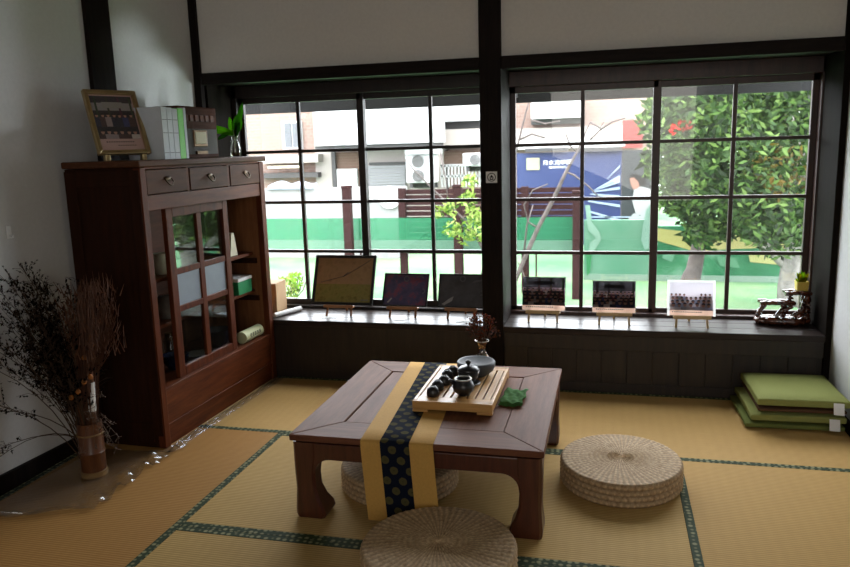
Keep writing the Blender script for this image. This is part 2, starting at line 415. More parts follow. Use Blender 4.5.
for a, c in ((.043, .349), (.377, .719), (.747, W_ - .051)):
    d = MB().box(a, c, -.004, .30, 1.162, 1.269).build('drawer', M['cabdraw'], cabR, bevel=.003)
    mx = (a + c) / 2; h = MB()
    h.lathe([(.0, 0), (.011, 0), (.011, .003), (0, .003)], 12, (0, 0, 0))
    for v in h.bm.verts: v.co = Vector((mx + v.co.x * 2.4, -.005 - v.co.z, 1.226 + v.co.y))
    h.tube([(mx - .024, -.008, 1.226), (mx - .026, -.018, 1.212), (mx - .014, -.022, 1.200), (mx, -.022, 1.1965), (mx + .014, -.022, 1.200), (mx + .026, -.018, 1.212), (mx + .024, -.008, 1.226)], .0035, 6)
    h.build('drawer_pull', M['brass'], d, smooth=True)
b = MB(); b.box(.035, W_ - .045, .0, .028, .105, .262); b.box(.035, W_ - .045, -.002, D_ - .02, .262, .276); b.box(.035, W_ - .045, .004, .028, .0, .098)
b.box(.035, W_ - .045, -.004, .01, .098, .105)
b.build('base_panel', M['cabx'], cabR, bevel=.002)
for z in (.765, .545): MB().box(.035, W_ - .045, .075, D_ - .012, z - .018, z).build('shelf', M['cabx'], cabR, bevel=.002)
b = MB()
for x in (.36, .74): b.box(x - .012, x + .012, D_ - .03, D_ - .012, .276, 1.09)
for z in (.70, .48): b.box(W_ - .06, W_ - .045, .05, D_ - .02, z, z + .03)
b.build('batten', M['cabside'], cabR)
door = T('sliding_door', None, None); door.parent = cabR
a0, a1, z0, z1 = .195, .735, .277, 1.09
b = MB(); y0, y1 = .022, .046
b.box(a0, a0 + .05, y0, y1, z0, z1); b.box(a1 - .048, a1, y0, y1, z0, z1)
b.box(a0 + .05, a1 - .048, y0, y1, z0, z0 + .045); b.box(a0 + .05, a1 - .048, y0, y1, z1 - .045, z1)
b.box(a0 + .05, a1 - .048, y0 + .004, y1 - .002, .770, .800); b.box(a0 + .05, a1 - .048, y0 + .004, y1 - .002, .590, .620)
mc = (a0 + a1) / 2; b.box(mc - .02, mc + .02, y0 + .003, y1 - .002, z0 + .04, z1 - .04)
b.build('door_frame', M['cab'], door, bevel=.003)
MB().box(a0 + .045, a1 - .044, .033, .036, .80, z1 - .04).build('clear_pane', M['cabglass'], door)
MB().box(a0 + .045, a1 - .044, .033, .036, .60, .79).build('frosted_pane', M['frost'], door)
MB().box(a0 + .045, a1 - .044, .033, .036, z0 + .04, .60).build('clear_pane', M['cabglass'], door)
CM = Matrix.Translation(Vector((-1.97, 2.84, 0))) @ Matrix.Rotation(math.atan2(1, .035), 4, 'Z')
def cabp(u, v, z): return CM @ Vector((u, v, z))
CROT = (0, 0, math.atan2(1, .035))

# ---- things inside the cabinet
def box_thing(name, label, cat, loc, w, d, h, m, rot=CROT, lid=None, group=None):
    t = T(name, label, cat, loc, rot, group)
    MB().box(-w / 2, w / 2, -d / 2, d / 2, 0, h).build('body', m, t, bevel=.002)
    if lid: MB().box(-w / 2 - .003, w / 2 + .003, -d / 2 - .003, d / 2 + .003, h, h + .018).build('lid', lid, t, bevel=.002)
    return t
M['greenbox'] = m_plain('green_box', (.02, .28, .10, 1), .5, .05)
M['cream'] = m_plain('cream_paper', (.62, .58, .42, 1), .7, .06)
M['greypot'] = m_plain('grey_pottery', (.16, .14, .12, 1), .6, .2)
M['bluebowl'] = m_plain('dark_blue_bowl', (.012, .016, .045, 1), .2, .1, 40, 0, .6)
box_thing('storage_box', 'green storage box with white lid on the middle shelf of the cabinet', 'box', cabp(.945, .13, .545), .15, .12, .075, M['greenbox'], lid=M['white'])
b = MB()
b.prism([(-.04, 0), (.04, 0), (.012, .13), (-.012, .13)], lambda p, a: Vector((p[0], a, p[1])), -.02, .02)
b.build('paper_tent', M['cream'], label='cream folded card standing on the upper cabinet shelf, right of the sliding door', cat='card', loc=cabp(.90, .12, .765), rot=CROT)
t = T('paper_scroll', 'pale yellow-green paper scroll with dark characters lying on the cabinet floor', 'scroll', cabp(.935, .055, .276 + .034), CROT)
b = MB(); b.lathe([(0, -.10), (.034, -.10), (.034, .10), (.028, .10), (.028, -.09), (0, -.09)], 20, cap=False)
for v in b.bm.verts: v.co = Vector((v.co.z, v.co.y, v.co.x))
M['scroll'] = m_plain('scroll_paper', (.55, .58, .34, 1), .7, .08, 30)
b.build('roll', M['scroll'], t, smooth='auto')
M['ink'] = m_plain('black_ink', (.012, .012, .012, 1), .7, .05)
b = MB()
for i in range(5):
    x = -.05 + i * .026
    for q in ((0, .008, .016, .003), (0, 0, .016, .003), (0, -.008, .016, .003), (0, 0, .003, .02)):
        b.box(x + q[0] - q[2] / 2, x + q[0] + q[2] / 2, -.0350, -.0335, q[1] - q[3] / 2 + .006, q[1] + q[3] / 2 + .006)
b.build('lettering', M['ink'], t, label='dark characters')
def pot(name, label, cat, loc, prof, m, seg=24, group=None):
    return MB().lathe(prof, seg).build(name, m, smooth='auto', label=label, cat=cat, loc=loc, group=group)
pot('jar', 'pale speckled jar on the upper cabinet shelf, left of the sliding door', 'jar', cabp(.31, .15, .765), [(0, 0), (.045, 0), (.055, .03), (.055, .075), (.04, .095), (.04, .10), (.034, .10), (.034, .02), (0, .015)], M['cream'])
pot('clay_pot', 'grey clay pot on the middle cabinet shelf, left of the sliding door', 'pot', cabp(.31, .15, .545), [(0, 0), (.05, 0), (.062, .04), (.045, .09), (.03, .11), (.026, .11), (.026, .03), (0, .02)], M['greypot'])
pot('bowl', 'dark blue glazed bowl on the cabinet floor, left of the sliding door', 'bowl', cabp(.335, .14, .276), [(0, 0), (.03, 0), (.06, .04), (.066, .075), (.06, .075), (.05, .03), (0, .012)], M['bluebowl'])
pot('glass_jar', 'round glass jar on the cabinet floor behind the dark blue bowl', 'jar', cabp(.45, .24, .276), [(0, 0), (.04, 0), (.05, .04), (.05, .10), (.03, .13), (.03, .15), (.025, .15), (.025, .03), (0, .02)], M['clear'])
pot('bowl', 'black bowl behind the lower right pane of the sliding door', 'bowl', cabp(.76, .16, .276), [(0, 0), (.035, 0), (.075, .05), (.085, .10), (.078, .10), (.06, .04), (0, .012)], M['bluebowl'])
pot('plate', 'pale plate behind the lower left pane of the sliding door', 'plate', cabp(.56, .16, .276), [(0, 0), (.03, 0), (.07, .015), (.072, .018), (.03, .006), (0, .006)], M['greypot'])

# ---- things on top of the cabinet
def people(mb, x0, x1, z0, z1, y, seed, rows, bgcols, suit=False, pale=False):
    """a printed group photograph: background bands, then rows of small heads and shoulders"""
    r = random.Random(seed); W = x1 - x0; Hh = z1 - z0; k = [0]
    def q(a, b, c, d, col):
        k[0] += 1; yy = y - .00002 * k[0]
        mb.face([(a, yy, c), (b, yy, c), (b, yy, d), (a, yy, d)], col)
    for fa, fb, col in bgcols: q(x0, x1, z0 + fa * Hh, z0 + fb * Hh, col)
    for i in range(0 if pale else 4):
        xx = x0 + W * (.08 + .28 * i); q(xx, xx + W * .05, z0 + Hh * .45, z0 + Hh * .98, C(r.randint(70, 150), r.randint(60, 130), r.randint(55, 125)))
    if not pale: q(x0 + W * .25, x0 + W * .75, z0 + Hh * .72, z0 + Hh * .86, C(84, 80, 92) if not suit else C(200, 196, 192))
    cl = [C(92, 96, 122), C(84, 84, 92), C(200, 190, 190), C(160, 100, 112), C(110, 124, 168), C(228, 222, 218), C(140, 112, 104), C(84, 96, 132)]
    if pale: cl = [tuple(1 - (1 - q) * .45 for q in c[:3]) + (1,) for c in cl]
    for ri in range(rows):
        n = int(W / Hh * (6 + ri * -.8)) + 2; s = Hh * (.085 + .02 * ri)
        zb = z0 + Hh * (.50 - .40 * ri / max(1, rows - 1) if rows > 1 else .3)
        for i in range(n):
            cx = x0 + W * (i + .5 + (.25 if ri % 2 else 0) * .5) / (n + .3) + r.uniform(-.1, .1) * s; c = cl[r.randrange(len(cl))]
            hw = s * .95; top = zb + r.uniform(-.1, .1) * s; a, b2 = max(x0, cx - hw), min(x1, cx + hw)
            if b2 <= a: continue
            if pale and math.hypot(cx - (x0 + x1) / 2, top - z0 - Hh * .72) < Hh * .30: continue  # heads left out here: glare put into the print as a blank disc
            q(a, b2, max(z0, top - s * 2.6), top, c)
            k[0] += 1; yy = y - .00002 * k[0]
            mb.face([(cx + s * .42 * math.cos(t), yy, top + s * .5 + s * .55 * math.sin(t)) for t in [j * PI / 3 for j in range(6)]], C(214, 186, 172))
            k[0] += 1; yy = y - .00002 * k[0]
            mb.face([(cx + s * .46 * math.cos(t), yy, top + s * .62 + s * .5 * math.sin(t)) for t in [0, PI / 4, PI / 2, 3 * PI / 4, PI]], C(62, 50, 50) if not pale else C(150, 140, 146))
    return y - .00002 * (k[0] + 2)

# framed group portrait, leaning
t = T('framed_photograph', 'gold-framed group photograph leaning on top of the cabinet', 'picture frame', (-2.104, 2.95, 1.340), (math.radians(-19.6), 0, math.radians(62)))
w, h = .241, .301; b = MB(); fw = .019
for pts in ([(0, 0), (w, 0), (w - fw, fw), (fw, fw)], [(w, 0), (w, h), (w - fw, h - fw), (w - fw, fw)], [(w, h), (0, h), (fw, h - fw), (w - fw, h - fw)], [(0, h), (0, 0), (fw, fw), (fw, h - fw)]):
    b.prism(pts, lambda p, a: Vector((p[0] - w / 2, a, p[1])), -.012, .012)
b.build('frame', M['gold'], t, bevel=.003)
MB().box(-w / 2 + .01, w / 2 - .01, .004, .010, .01, h - .01).build('backing', M['black'], t)
b = MB(); yy = -.0005
b.face([(-w / 2 + fw, .003, fw), (w / 2 - fw, .003, fw), (w / 2 - fw, .003, h - fw), (-w / 2 + fw, .003, h - fw)], C(226, 206, 200))
people(b, -w / 2 + fw + .006, w / 2 - fw - .006, .075, h - fw - .006, .002, 3, 2, [(0, 1, C(84, 78, 90)), (.62, 1, C(112, 100, 106)), (.66, .84, C(200, 196, 196))], True)
for i in range(12): b.face([(-.07 + i * .011, .0015, .058), (-.063 + i * .011, .0015, .058), (-.063 + i * .011, .0015, .063), (-.07 + i * .011, .0015, .063)], C(60, 48, 52))
for i in range(8): b.face([(-.02 + i * .011, .0015, .042), (-.013 + i * .011, .0015, .042), (-.013 + i * .011, .0015, .046), (-.02 + i * .011, .0015, .046)], C(60, 48, 52))
b.build('print', M['vc'], t)
for sx in (-1, 1): MB().box(sx * .085 - .012, sx * .085 + .012, -.012, .014, -.029, .002).build('foot', M['gold'], t, bevel=.004, rot=(math.radians(19.6), 0, 0))
b = MB(); b.box(-.02, .02, .012, .016, -.02, .20); b.build('stand_strut', M['black'], t)

# binders and books
def book(name, label, u, th, dp, hh, m, spine=None, v0=.02, tilt=0, cat='book', group='books standing on the cabinet'):
    t = T(name, label, cat, cabp(u, v0, H_), CROT, group)
    b = MB(); b.box(0, .003, 0, dp, 0, hh); b.box(th - .003, th, 0, dp, 0, hh); b.box(0, th, 0, .003, 0, hh); b.build('cover', m, t, bevel=.001)
    MB().box(.003, th - .003, .003, dp - .004, .004, hh - .006).build('pages', M['white'], t)
    if spine:
        for z0, z1, c in spine: MB().box(.004, th - .004, -.0009, .0, z0, z1, c).build('spine_print', M['vcm'], t)
    return t
M['bind'] = m_plain('pale_grey_binder', (.62, .66, .72, 1), .5, .04); M['bindg'] = m_plain('lime_green_book', (.20, .72, .12, 1), .5, .05)
ln = [(.03, .032, C(120, 120, 130)), (.12, .122, C(120, 120, 130)), (.18, .182, C(120, 120, 130))]
book('binder', 'pale grey-white binder standing nearest the gold-framed photograph', .226, .042, .20, .238, M['bind'], ln, cat='binder')
book('binder', 'white binder second from the gold-framed photograph', .269, .040, .20, .236, M['bind'], ln, cat='binder')
book('binder', 'white binder standing against the lime green book', .310, .042, .20, .232, M['bind'], ln, cat='binder')
book('book', 'lime green book among the white binders on the cabinet', .353, .046, .19, .236, M['bindg'])
book('book', 'thin white book between the lime green book and the wooden radio', .400, .020, .19, .240, M['bind'])
# old wooden radio
t = T('wooden_radio', 'old dark wooden box with pale dial face on top of the cabinet', 'radio', cabp(.435, .07, H_), CROT)
t.scale = (1.36, 1, 1.04)
b = MB(); b.box(0, .25, 0, .15, 0, .245); b.build('case', m_wood('radio_wood', (.05, .018, .011, 1), (.09, .034, .020, 1), .6, (2, 22, 22), .06), t, bevel=.006)
M['radgrey'] = m_plain('grey_speaker_cloth', (.085, .078, .07, 1), .8, .15, 200)
MB().box(.012, .238, -.004, 0, .02, .14).build('speaker_cloth', M['radgrey'], t)
b = MB(); b.box(.075, .165, -.010, -.004, .055, .135); b.build('dial_frame', M['brass'], t, bevel=.003)
MB().box(.085, .155, -.012, -.010, .07, .125).build('dial', M['cream'], t)
b = MB()
for i in range(6): b.box(.03 + i * .034, .052 + i * .034, -.005, 0, .175, .205)
b.build('carved_strip', M['cabx'], t, bevel=.002)
MB().box(.085, .155, -.014, -.004, .02, .035).build('knob_bar', M['brass'], t)
# glass vase and its plant
vp = cabp(1.0, .10, H_)
t = T('glass_vase', 'small clear glass vase on the far corner of the cabinet top', 'vase', vp)
MB().lathe([(0, 0), (.026, 0), (.030, .015), (.030, .05), (.018, .085), (.017, .105), (.022, .115), (.020, .115), (.014, .10), (.026, .05), (.026, .012), (0, .008)], 20, cap=False).build('body', M['clear'], t, smooth=True)
MB().lathe([(0, .009), (.0245, .013), (.0255, .04), (0, .04)], 20, cap=False).build('water', m_glass('amber_water', (.75, .62, .40, 1), .08), t, smooth=True)
def leaf(mb, base, tip, wid, col, droop=.0, side=Vector((1, 0, 0)), n=6):
    base, tip = Vector(base), Vector(tip); d = tip - base; s = d.cross(Vector((0, 1, 0))) if abs(d.normalized().y) < .9 else d.cross(side)
    s.normalize(); prev = None
    for i in range(n + 1):
        f = i / n; c = base + d * f + Vector((0, 0, -droop * f * f)); w2 = wid * math.sin(PI * min(1, .08 + .92 * f)) ** .7 * (1 if f < 1 else .05)
        cur = (c - s * w2, c, c + s * w2)
        if prev:
            mb.face([prev[0], prev[1], cur[1], cur[0]], col); mb.face([prev[1], prev[2], cur[2], cur[1]], tuple(x * .85 for x in col[:3]) + (1,))
        prev = cur
t = T('cut_plant', 'bright green leafy stems standing in the small glass vase on the cabinet', 'plant', vp)
b = MB(); st = []
for (dx, dy, dz) in ((-.03, 0, .16), (.005, .01, .19), (.035, .0, .17), (.0, -.01, .15)):
    b.tube([(0, 0, .012), (dx * .15, dy * .2, .10), (dx, dy, dz)], .0028, 6)
b.build('stem', m_plain('green_stem', (.10, .22, .04, 1), .5), t, smooth=True)
b = MB(); g1, g2, g3 = C(150, 205, 70), C(116, 180, 56), C(70, 120, 44)
leaf(b, (.0, .0, .125), (-.175, -.07, .195), .022, g1, .03); leaf(b, (-.02, 0, .14), (-.10, -.02, .105), .014, g3, .01)
leaf(b, (.0, .0, .12), (.015, .02, .235), .022, g2); leaf(b, (.005, 0, .12), (.06, .01, .30), .018, g2); leaf(b, (-.01, 0, .12), (-.03, .01, .22), .018, g1)
leaf(b, (.0, .0, .11), (.05, -.02, .19), .016, g3); leaf(b, (.01, 0, .13), (.035, .03, .21), .02, g2)
b.build('leaf', M['leafv'], t)

# ------------------------------------------------------------------ low tea table
TX0, TX1, TY0, TY1, TH = -1.113, -.198, 2.343, 3.300, .325

tc_ = ((TX0 + TX1) / 2, (TY0 + TY1) / 2); hw, hd = (TX1 - TX0) / 2, (TY1 - TY0) / 2
tab = T('tea_table', 'low square dark rosewood tea table with curved hoof legs', 'table', (tc_[0], tc_[1], .0013))
fr = .155
z0, z1 = TH - .024, TH
g = .0008; i_x, i_y = hw - fr, hd - fr
for p, mm in (([(-hw + g, -hd), (hw - g, -hd), (i_x - g, -i_y), (-i_x + g, -i_y)], 'table'), ([(-hw + g, hd), (-i_x + g, i_y), (i_x - g, i_y), (hw - g, hd)], 'table'),
              ([(-hw, -hd + g), (-i_x, -i_y + g), (-i_x, i_y - g), (-hw, hd - g)], 'tabley'), ([(hw, -hd + g), (hw, hd - g), (i_x, i_y - g), (i_x, -i_y + g)], 'tabley')):
    MB().loft([[Vector((x, y, z0)) for x, y in p], [Vector((x, y, z1)) for x, y in p]]).build('tabletop_rail', M[mm], tab, bevel=.003)
MB().box(-i_x + .007, i_x - .002, -i_y + .003, i_y - .007, z0, z1 - .0015).build('tabletop_panel', M['tabley'], tab, bevel=.002)
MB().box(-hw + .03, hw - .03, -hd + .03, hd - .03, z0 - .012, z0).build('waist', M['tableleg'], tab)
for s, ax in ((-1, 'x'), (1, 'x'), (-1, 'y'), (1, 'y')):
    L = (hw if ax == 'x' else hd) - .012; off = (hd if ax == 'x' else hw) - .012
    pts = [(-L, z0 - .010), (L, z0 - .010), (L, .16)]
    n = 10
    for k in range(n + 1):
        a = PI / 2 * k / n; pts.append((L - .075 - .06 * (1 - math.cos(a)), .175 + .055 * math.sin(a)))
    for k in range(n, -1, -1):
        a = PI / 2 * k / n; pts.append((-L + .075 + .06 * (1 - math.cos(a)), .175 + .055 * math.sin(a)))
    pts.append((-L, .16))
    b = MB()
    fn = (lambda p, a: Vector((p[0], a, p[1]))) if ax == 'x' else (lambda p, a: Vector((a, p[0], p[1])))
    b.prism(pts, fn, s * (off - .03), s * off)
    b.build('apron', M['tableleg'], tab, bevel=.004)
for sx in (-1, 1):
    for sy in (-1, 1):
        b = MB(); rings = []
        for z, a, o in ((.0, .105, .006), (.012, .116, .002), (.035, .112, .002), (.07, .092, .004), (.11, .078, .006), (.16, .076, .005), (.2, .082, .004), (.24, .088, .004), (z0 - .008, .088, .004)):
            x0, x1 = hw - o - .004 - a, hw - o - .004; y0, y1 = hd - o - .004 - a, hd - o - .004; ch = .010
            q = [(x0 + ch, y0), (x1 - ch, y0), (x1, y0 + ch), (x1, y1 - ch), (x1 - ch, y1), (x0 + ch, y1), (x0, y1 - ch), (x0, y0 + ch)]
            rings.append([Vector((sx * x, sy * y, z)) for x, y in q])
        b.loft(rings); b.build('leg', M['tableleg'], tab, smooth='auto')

# runner: silk strip over the table with a navy patterned band
rT = T('table_runner', 'gold silk table runner with navy round-patterned centre band hanging over the table edge', 'table runner', (0, 0, 0))
path = [(3.322, .20, -.912, -.649), (3.318, .30, -.912, -.649), (3.300, .3275, -.911, -.648)]
for i in range(1, 9):
    f = i / 9; path.append((3.30 + (2.346 - 3.30) * f, .3266, -.911 + .072 * f, -.648 + .072 * f))
path += [(2.346, .3275, -.839, -.576), (2.337, .322, -.839, -.576), (2.335, .30, -.838, -.574), (2.334, .20, -.832, -.568), (2.333, .10, -.825, -.561), (2.332, .028, -.819, -.556)]
def strip(fa, fb, lift):
    b = MB(); dist = 0; prev = None; pp = None
    for (y, z, xa, xb) in path:
        if pp: dist += math.hypot(y - pp[0], z - pp[1])
        pp = (y, z); w = xb - xa
        ly, lz = (0, lift) if z > .3263 else (-lift if y < 2.9 else lift, 0)
        nn = 4; cur = [(Vector((xa + w * (fa + (fb - fa) * j / nn), y + ly, z + lz)), ((fa + (fb - fa) * j / nn) * w, dist)) for j in range(nn + 1)]
        if prev:
            for j in range(nn): b.face([prev[j][0], prev[j + 1][0], cur[j + 1][0], cur[j][0]], None, [prev[j][1], prev[j + 1][1], cur[j + 1][1], cur[j][1]])
        prev = cur
    bmesh.ops.remove_doubles(b.bm, verts=b.bm.verts, dist=.0001)
    return b
strip(0, 1, 0).build('silk_strip', M['runner'], rT, smooth=True)
strip(.274, .677, .0012).build('patterned_band', M['band'], rT, smooth=True, label='navy band with golden round medallions')

# tea tray
TZ = TH + .0035
tray = T('tea_tray', 'slatted pale bamboo tea tray on the table', 'tray', (-.572, 2.885, TZ), (0, 0, 0))
w, d = .156, .245; zt = .044
b = MB(); b.box(-w, w, -d, -d + .014, .010, zt); b.box(-w, w, d - .014, d, .010, zt); b.box(-w, -w + .014, -d + .014, d - .014, .010, zt); b.box(w - .014, w, -d + .014, d - .014, .010, zt)
b.build('tray_frame', M['bamboox'], tray, bevel=.003)
for sx in (-1, 1):
    for sy in (-1, 1): MB().box(*sorted((sx * w, sx * (w - .06))), *sorted((sy * d, sy * (d - .03))), 0, .010).build('foot', M['bamboox'], tray, bevel=.002)
xs = -w + .014; n = 9; sw = (2 * w - .028) / n
b = MB(); b.bm.free()
for q0, q1 in ((-d + .014, -d + .06), (d - .05, d - .014)): MB().box(-w + .014, w - .014, q0, q1, zt - .012, zt - .001).build('end_board', M['bamboox'], tray, bevel=.001)
for i in range(n): MB().box(xs + i * sw + .0035, xs + (i + 1) * sw - .0035, -d + .06, d - .05, zt - .012, zt - .001).build('slat', M['bamboo'], tray, bevel=.0015)
MB().box(-w + .014, w - .014, -d + .014, d - .014, .012, .018).build('drip_pan', M['black'], tray)
ZT = TZ + zt - .001
cp = [(.0235, 0), (.0255, .004), (.0255, .014), (.0225, .027), (.0155, .0345), (.013, .035), (.0125, .0385), (.0105, .0385), (.010, .0355), (0, .0355), (0, .030), (.014, .030), (.020, .024), (.0235, .012), (.0235, 0)]
lab = ['frontmost of the small upside-down black teacups on the bamboo tray', 'small upside-down black teacup second from the front on the tray', 'small upside-down black teacup third from the front on the tray', 'small upside-down black teacup second from the far end of the row']
for i, (x, y, z) in enumerate(((-.662, 2.715, 0), (-.660, 2.790, 0), (-.648, 2.858, 0), (-.652, 2.935, 0))):
    if i == 0:
        o = MB().lathe(cp, 24, cap=False).build('teacup', M['black_cer'], smooth=True, cat='teacup', group='black teacups on the tray')
    else: o = cups0.copy(); COL.objects.link(o)
    if i == 0: cups0 = o
    o.location = (x, y, ZT + z); o['label'] = lab[i]
o = cups0.copy(); COL.objects.link(o); o.location = (-.648, 2.936, ZT + .030); o.location = (-.640, 2.99, ZT)
o['label'] = 'upside-down black teacup at the far end of the row beside the slate bowl'; o['category'] = 'teacup'
# open pot with pale rim
pt = T('serving_pitcher', 'lidless round black tea pitcher with pale rim at the front of the tray', 'pitcher', (-.545, 2.742, ZT))
MB().lathe([(0, 0), (.022, 0), (.024, .004), (.040, .020), (.044, .036), (.038, .052), (.031, .060), (.031, .066), (.027, .066), (.028, .058), (.036, .036), (.025, .010), (0, .008)], 32, cap=False).build('body', M['black_cer'], pt, smooth=True)
b = MB(); b.tube([(.0315 * math.cos(a), .0315 * math.sin(a), .066) for a in [2 * PI * k / 24 for k in range(25)]], .0032, 6); b.build('rim', M['silver'], pt, smooth=True, label='pale shiny rim')
MB().lathe([(0, .050), (.029, .050), (.029, .052), (0, .052)], 20).build('tea', m_plain('tea_surface', (.25, .22, .18, 1), .06, .1, 30, 0, .8), pt)
b = MB(); b.tube([(-.036, -.01, .050), (-.046, -.016, .058), (-.052, -.02, .066)], [.010, .008, .006], 8); b.build('spout', M['black_cer'], pt, smooth=True)
# lidded gaiwan
gw = T('lidded_teapot', 'black lidded gaiwan with round knob on saucer, before the big slate bowl', 'teapot', (-.548, 2.868, ZT))
MB().lathe([(0, 0), (.030, 0), (.048, .008), (.050, .011), (.030, .007), (0, .006)], 28, cap=False).build('saucer', M['black_cer'], gw, smooth=True)
MB().lathe([(0, .008), (.020, .008), (.022, .014), (.038, .034), (.046, .062), (.044, .062), (.034, .034), (0, .016)], 28, cap=False).build('body', M['black_cer'], gw, smooth=True)
ld = MB().lathe([(.0455, .063), (.047, .066), (.036, .076), (.014, .083), (0, .084)], 28, cap=False).build('lid', M['black_cer'], gw, smooth=True)
MB().lathe([(0, .082), (.006, .083), (.006, .088), (.0115, .094), (.0115, .100), (.006, .105), (0, .106)], 16, cap=False).build('knob', M['black_cer'], ld, smooth=True)
# big slate bowl
MB().lathe([(0, 0), (.045, 0), (.050, .004), (.074, .024), (.082, .044), (.081, .058), (.077, .063), (.070, .061), (.05, .055), (0, .052)], 40, cap=False).build('tea_bowl', M['slate'], smooth=True, label='wide shallow matt slate-grey tea bowl at the back of the bamboo tray', cat='bowl', loc=(-.541, 3.008, ZT))
# vase with dried flowers behind the tray
vb = (-.548, 3.205, TH)
t = T('amber_vase', 'narrow-necked amber glass vase behind the tea tray', 'vase', vb)
t.scale = (1.05, 1.05, 1.13)
MB().lathe([(0, 0), (.026, 0), (.034, .014), (.039, .038), (.032, .062), (.018, .080), (.0155, .104), (.022, .120), (.030, .128), (.028, .128), (.019, .118), (.0125, .104), (.015, .080), (.028, .060), (.035, .038), (.03, .014), (0, .008)], 28, cap=False).build('body', M['ambervase'], t, smooth=True)
b = MB(); b.tube([(.030 * math.cos(a), .030 * math.sin(a), .1285) for a in [2 * PI * k / 24 for k in range(25)]], .0018, 6); b.build('rim', M['silver'], t, smooth=True, label='pale vase rim')
t = T('dried_flowers', 'small spray of reddish dried flowers in the amber vase', 'dried flowers', vb)
t.scale = (1.1, 1.1, 1.1)
b = MB(); fl = MB(); r = random.Random(5)
for i in range(44):
    a = r.uniform(0, 2 * PI); e = r.uniform(.1, 1); hh = r.uniform(.155, .235)
    tip = Vector((.062 * e * math.cos(a), .05 * e * math.sin(a), hh)); b.tube([(0, 0, .03), (tip.x * .2, tip.y * .2, .11), tip], .0011, 4)
    for k in range(12):
        p = tip + Vector((r.uniform(-.014, .014), r.uniform(-.014, .014), r.uniform(-.025, .012))); q = Vector((r.uniform(-1, 1), r.uniform(-1, 1), r.uniform(-1, 1))).normalized() * .006
        s_ = q.cross(Vector((0, 0, 1))).normalized() * .004; fl.face([p - q, p + s_, p + q, p - s_], C(r.randint(136, 166), r.randint(94, 114), r.randint(64, 80)))
b.build('stem', M['straw'], t); fl.build('flower_head', M['leafv'], t)
# folded green cloth
b = MB(); n = 14; r = random.Random(2)
for lay in range(3):
    g = {}
    for i in range(n + 1):
        for j in range(n + 1):
            x = -.044 + .088 * i / n + lay * .003; y = -.085 + .17 * j / n
            z = .004 + lay * .006 + .0028 * math.sin(i * 1.1 + j * .8 + lay) + .002 * math.sin(j * 1.9 - i * .4)
            g[i, j] = b.bm.verts.new((x + .004 * math.sin(j * .8 + lay), y + .005 * math.sin(i * .6), z))
    for i in range(n):
        for j in range(n): b.bm.faces.new((g[i, j], g[i + 1, j], g[i + 1, j + 1], g[i, j + 1]))
b.build('tea_cloth', M['green_cloth'], smooth=True, solid=.003, label='crumpled green tea cloth on the table beside the tray', cat='cloth', loc=(-.366, 2.845, TH), rot=(0, 0, math.radians(-2)))


# ------------------------------------------------------------------ woven poufs
def pouf(label, loc, rx, ry, h, rot=0):
    b = MB(); seg = 180; rows = 4; prof = []
    k = 0
    def w(r, a): return .5 + .5 * math.cos(a * 60 + r * PI)
    rings = []; cols = []
    for row in range(rows):                                                    # side: fat woven rows
        for q in range(6):
            f = q / 6; z = h * (row + f) / rows; bul = math.sin(PI * f)
            rings.append([Vector(((.955 + .045 * bul * (.45 + .55 * w(row, 2 * PI * i / seg))) * rx * math.cos(2 * PI * i / seg),
                                  (.955 + .045 * bul * (.45 + .55 * w(row, 2 * PI * i / seg))) * ry * math.sin(2 * PI * i / seg), z)) for i in range(seg)])
            cols.append([.45 + .55 * bul * (.4 + .6 * w(row, 2 * PI * i / seg)) for i in range(seg)])
    nr = 13
    for row in range(nr):                                                      # top: rings of spokes
        for q in range(5):
            f = q / 5; rr = 1 - (row + f) / nr * .97
            rr *= .96; bul = math.sin(PI * f); sp = 60 if rr > .22 else 30
            ww = [(.5 + .5 * math.cos(2 * PI * i / seg * sp + row * .55)) for i in range(seg)]
            dome = h + .006 * math.cos(rr * PI / 2)
            rings.append([Vector((rr * rx * math.cos(2 * PI * i / seg), rr * ry * math.sin(2 * PI * i / seg), dome + .0045 * (.45 + .55 * bul) * ww[i])) for i in range(seg)])
            cols.append([.50 + .50 * (.72 + .28 * bul) * ww[i] for i in range(seg)])
    vs = [[b.bm.verts.new(p) for p in r] for r in rings]
    for a in range(len(vs) - 1):
        for i in range(seg):
            j = (i + 1) % seg
            f = b.bm.faces.new((vs[a][i], vs[a][j], vs[a + 1][j], vs[a + 1][i]))
            for lp, c in zip(f.loops, (cols[a][i], cols[a][j], cols[a + 1][j], cols[a + 1][i])): lp[b.cl] = (c, c, c, 1)
    b.bm.faces.new(vs[0][::-1]); b.bm.faces.new(vs[-1])
    return b.build('straw_pouf', M['pouf'], smooth=True, label=label, cat='pouf', group='woven straw floor poufs', loc=loc, rot=(0, 0, rot))
pouf('round woven straw pouf on the mat right of the table', (.060, 2.885, .001), .240, .258, .090)
pouf('round woven straw pouf at the bottom of the photo in front of the table runner', (-.503, 2.078, .001), .248, .248, .112, .4)
pouf('round woven straw pouf pushed under the table behind the runner', (-.805, 2.70, .001), .238, .238, .090, .8)


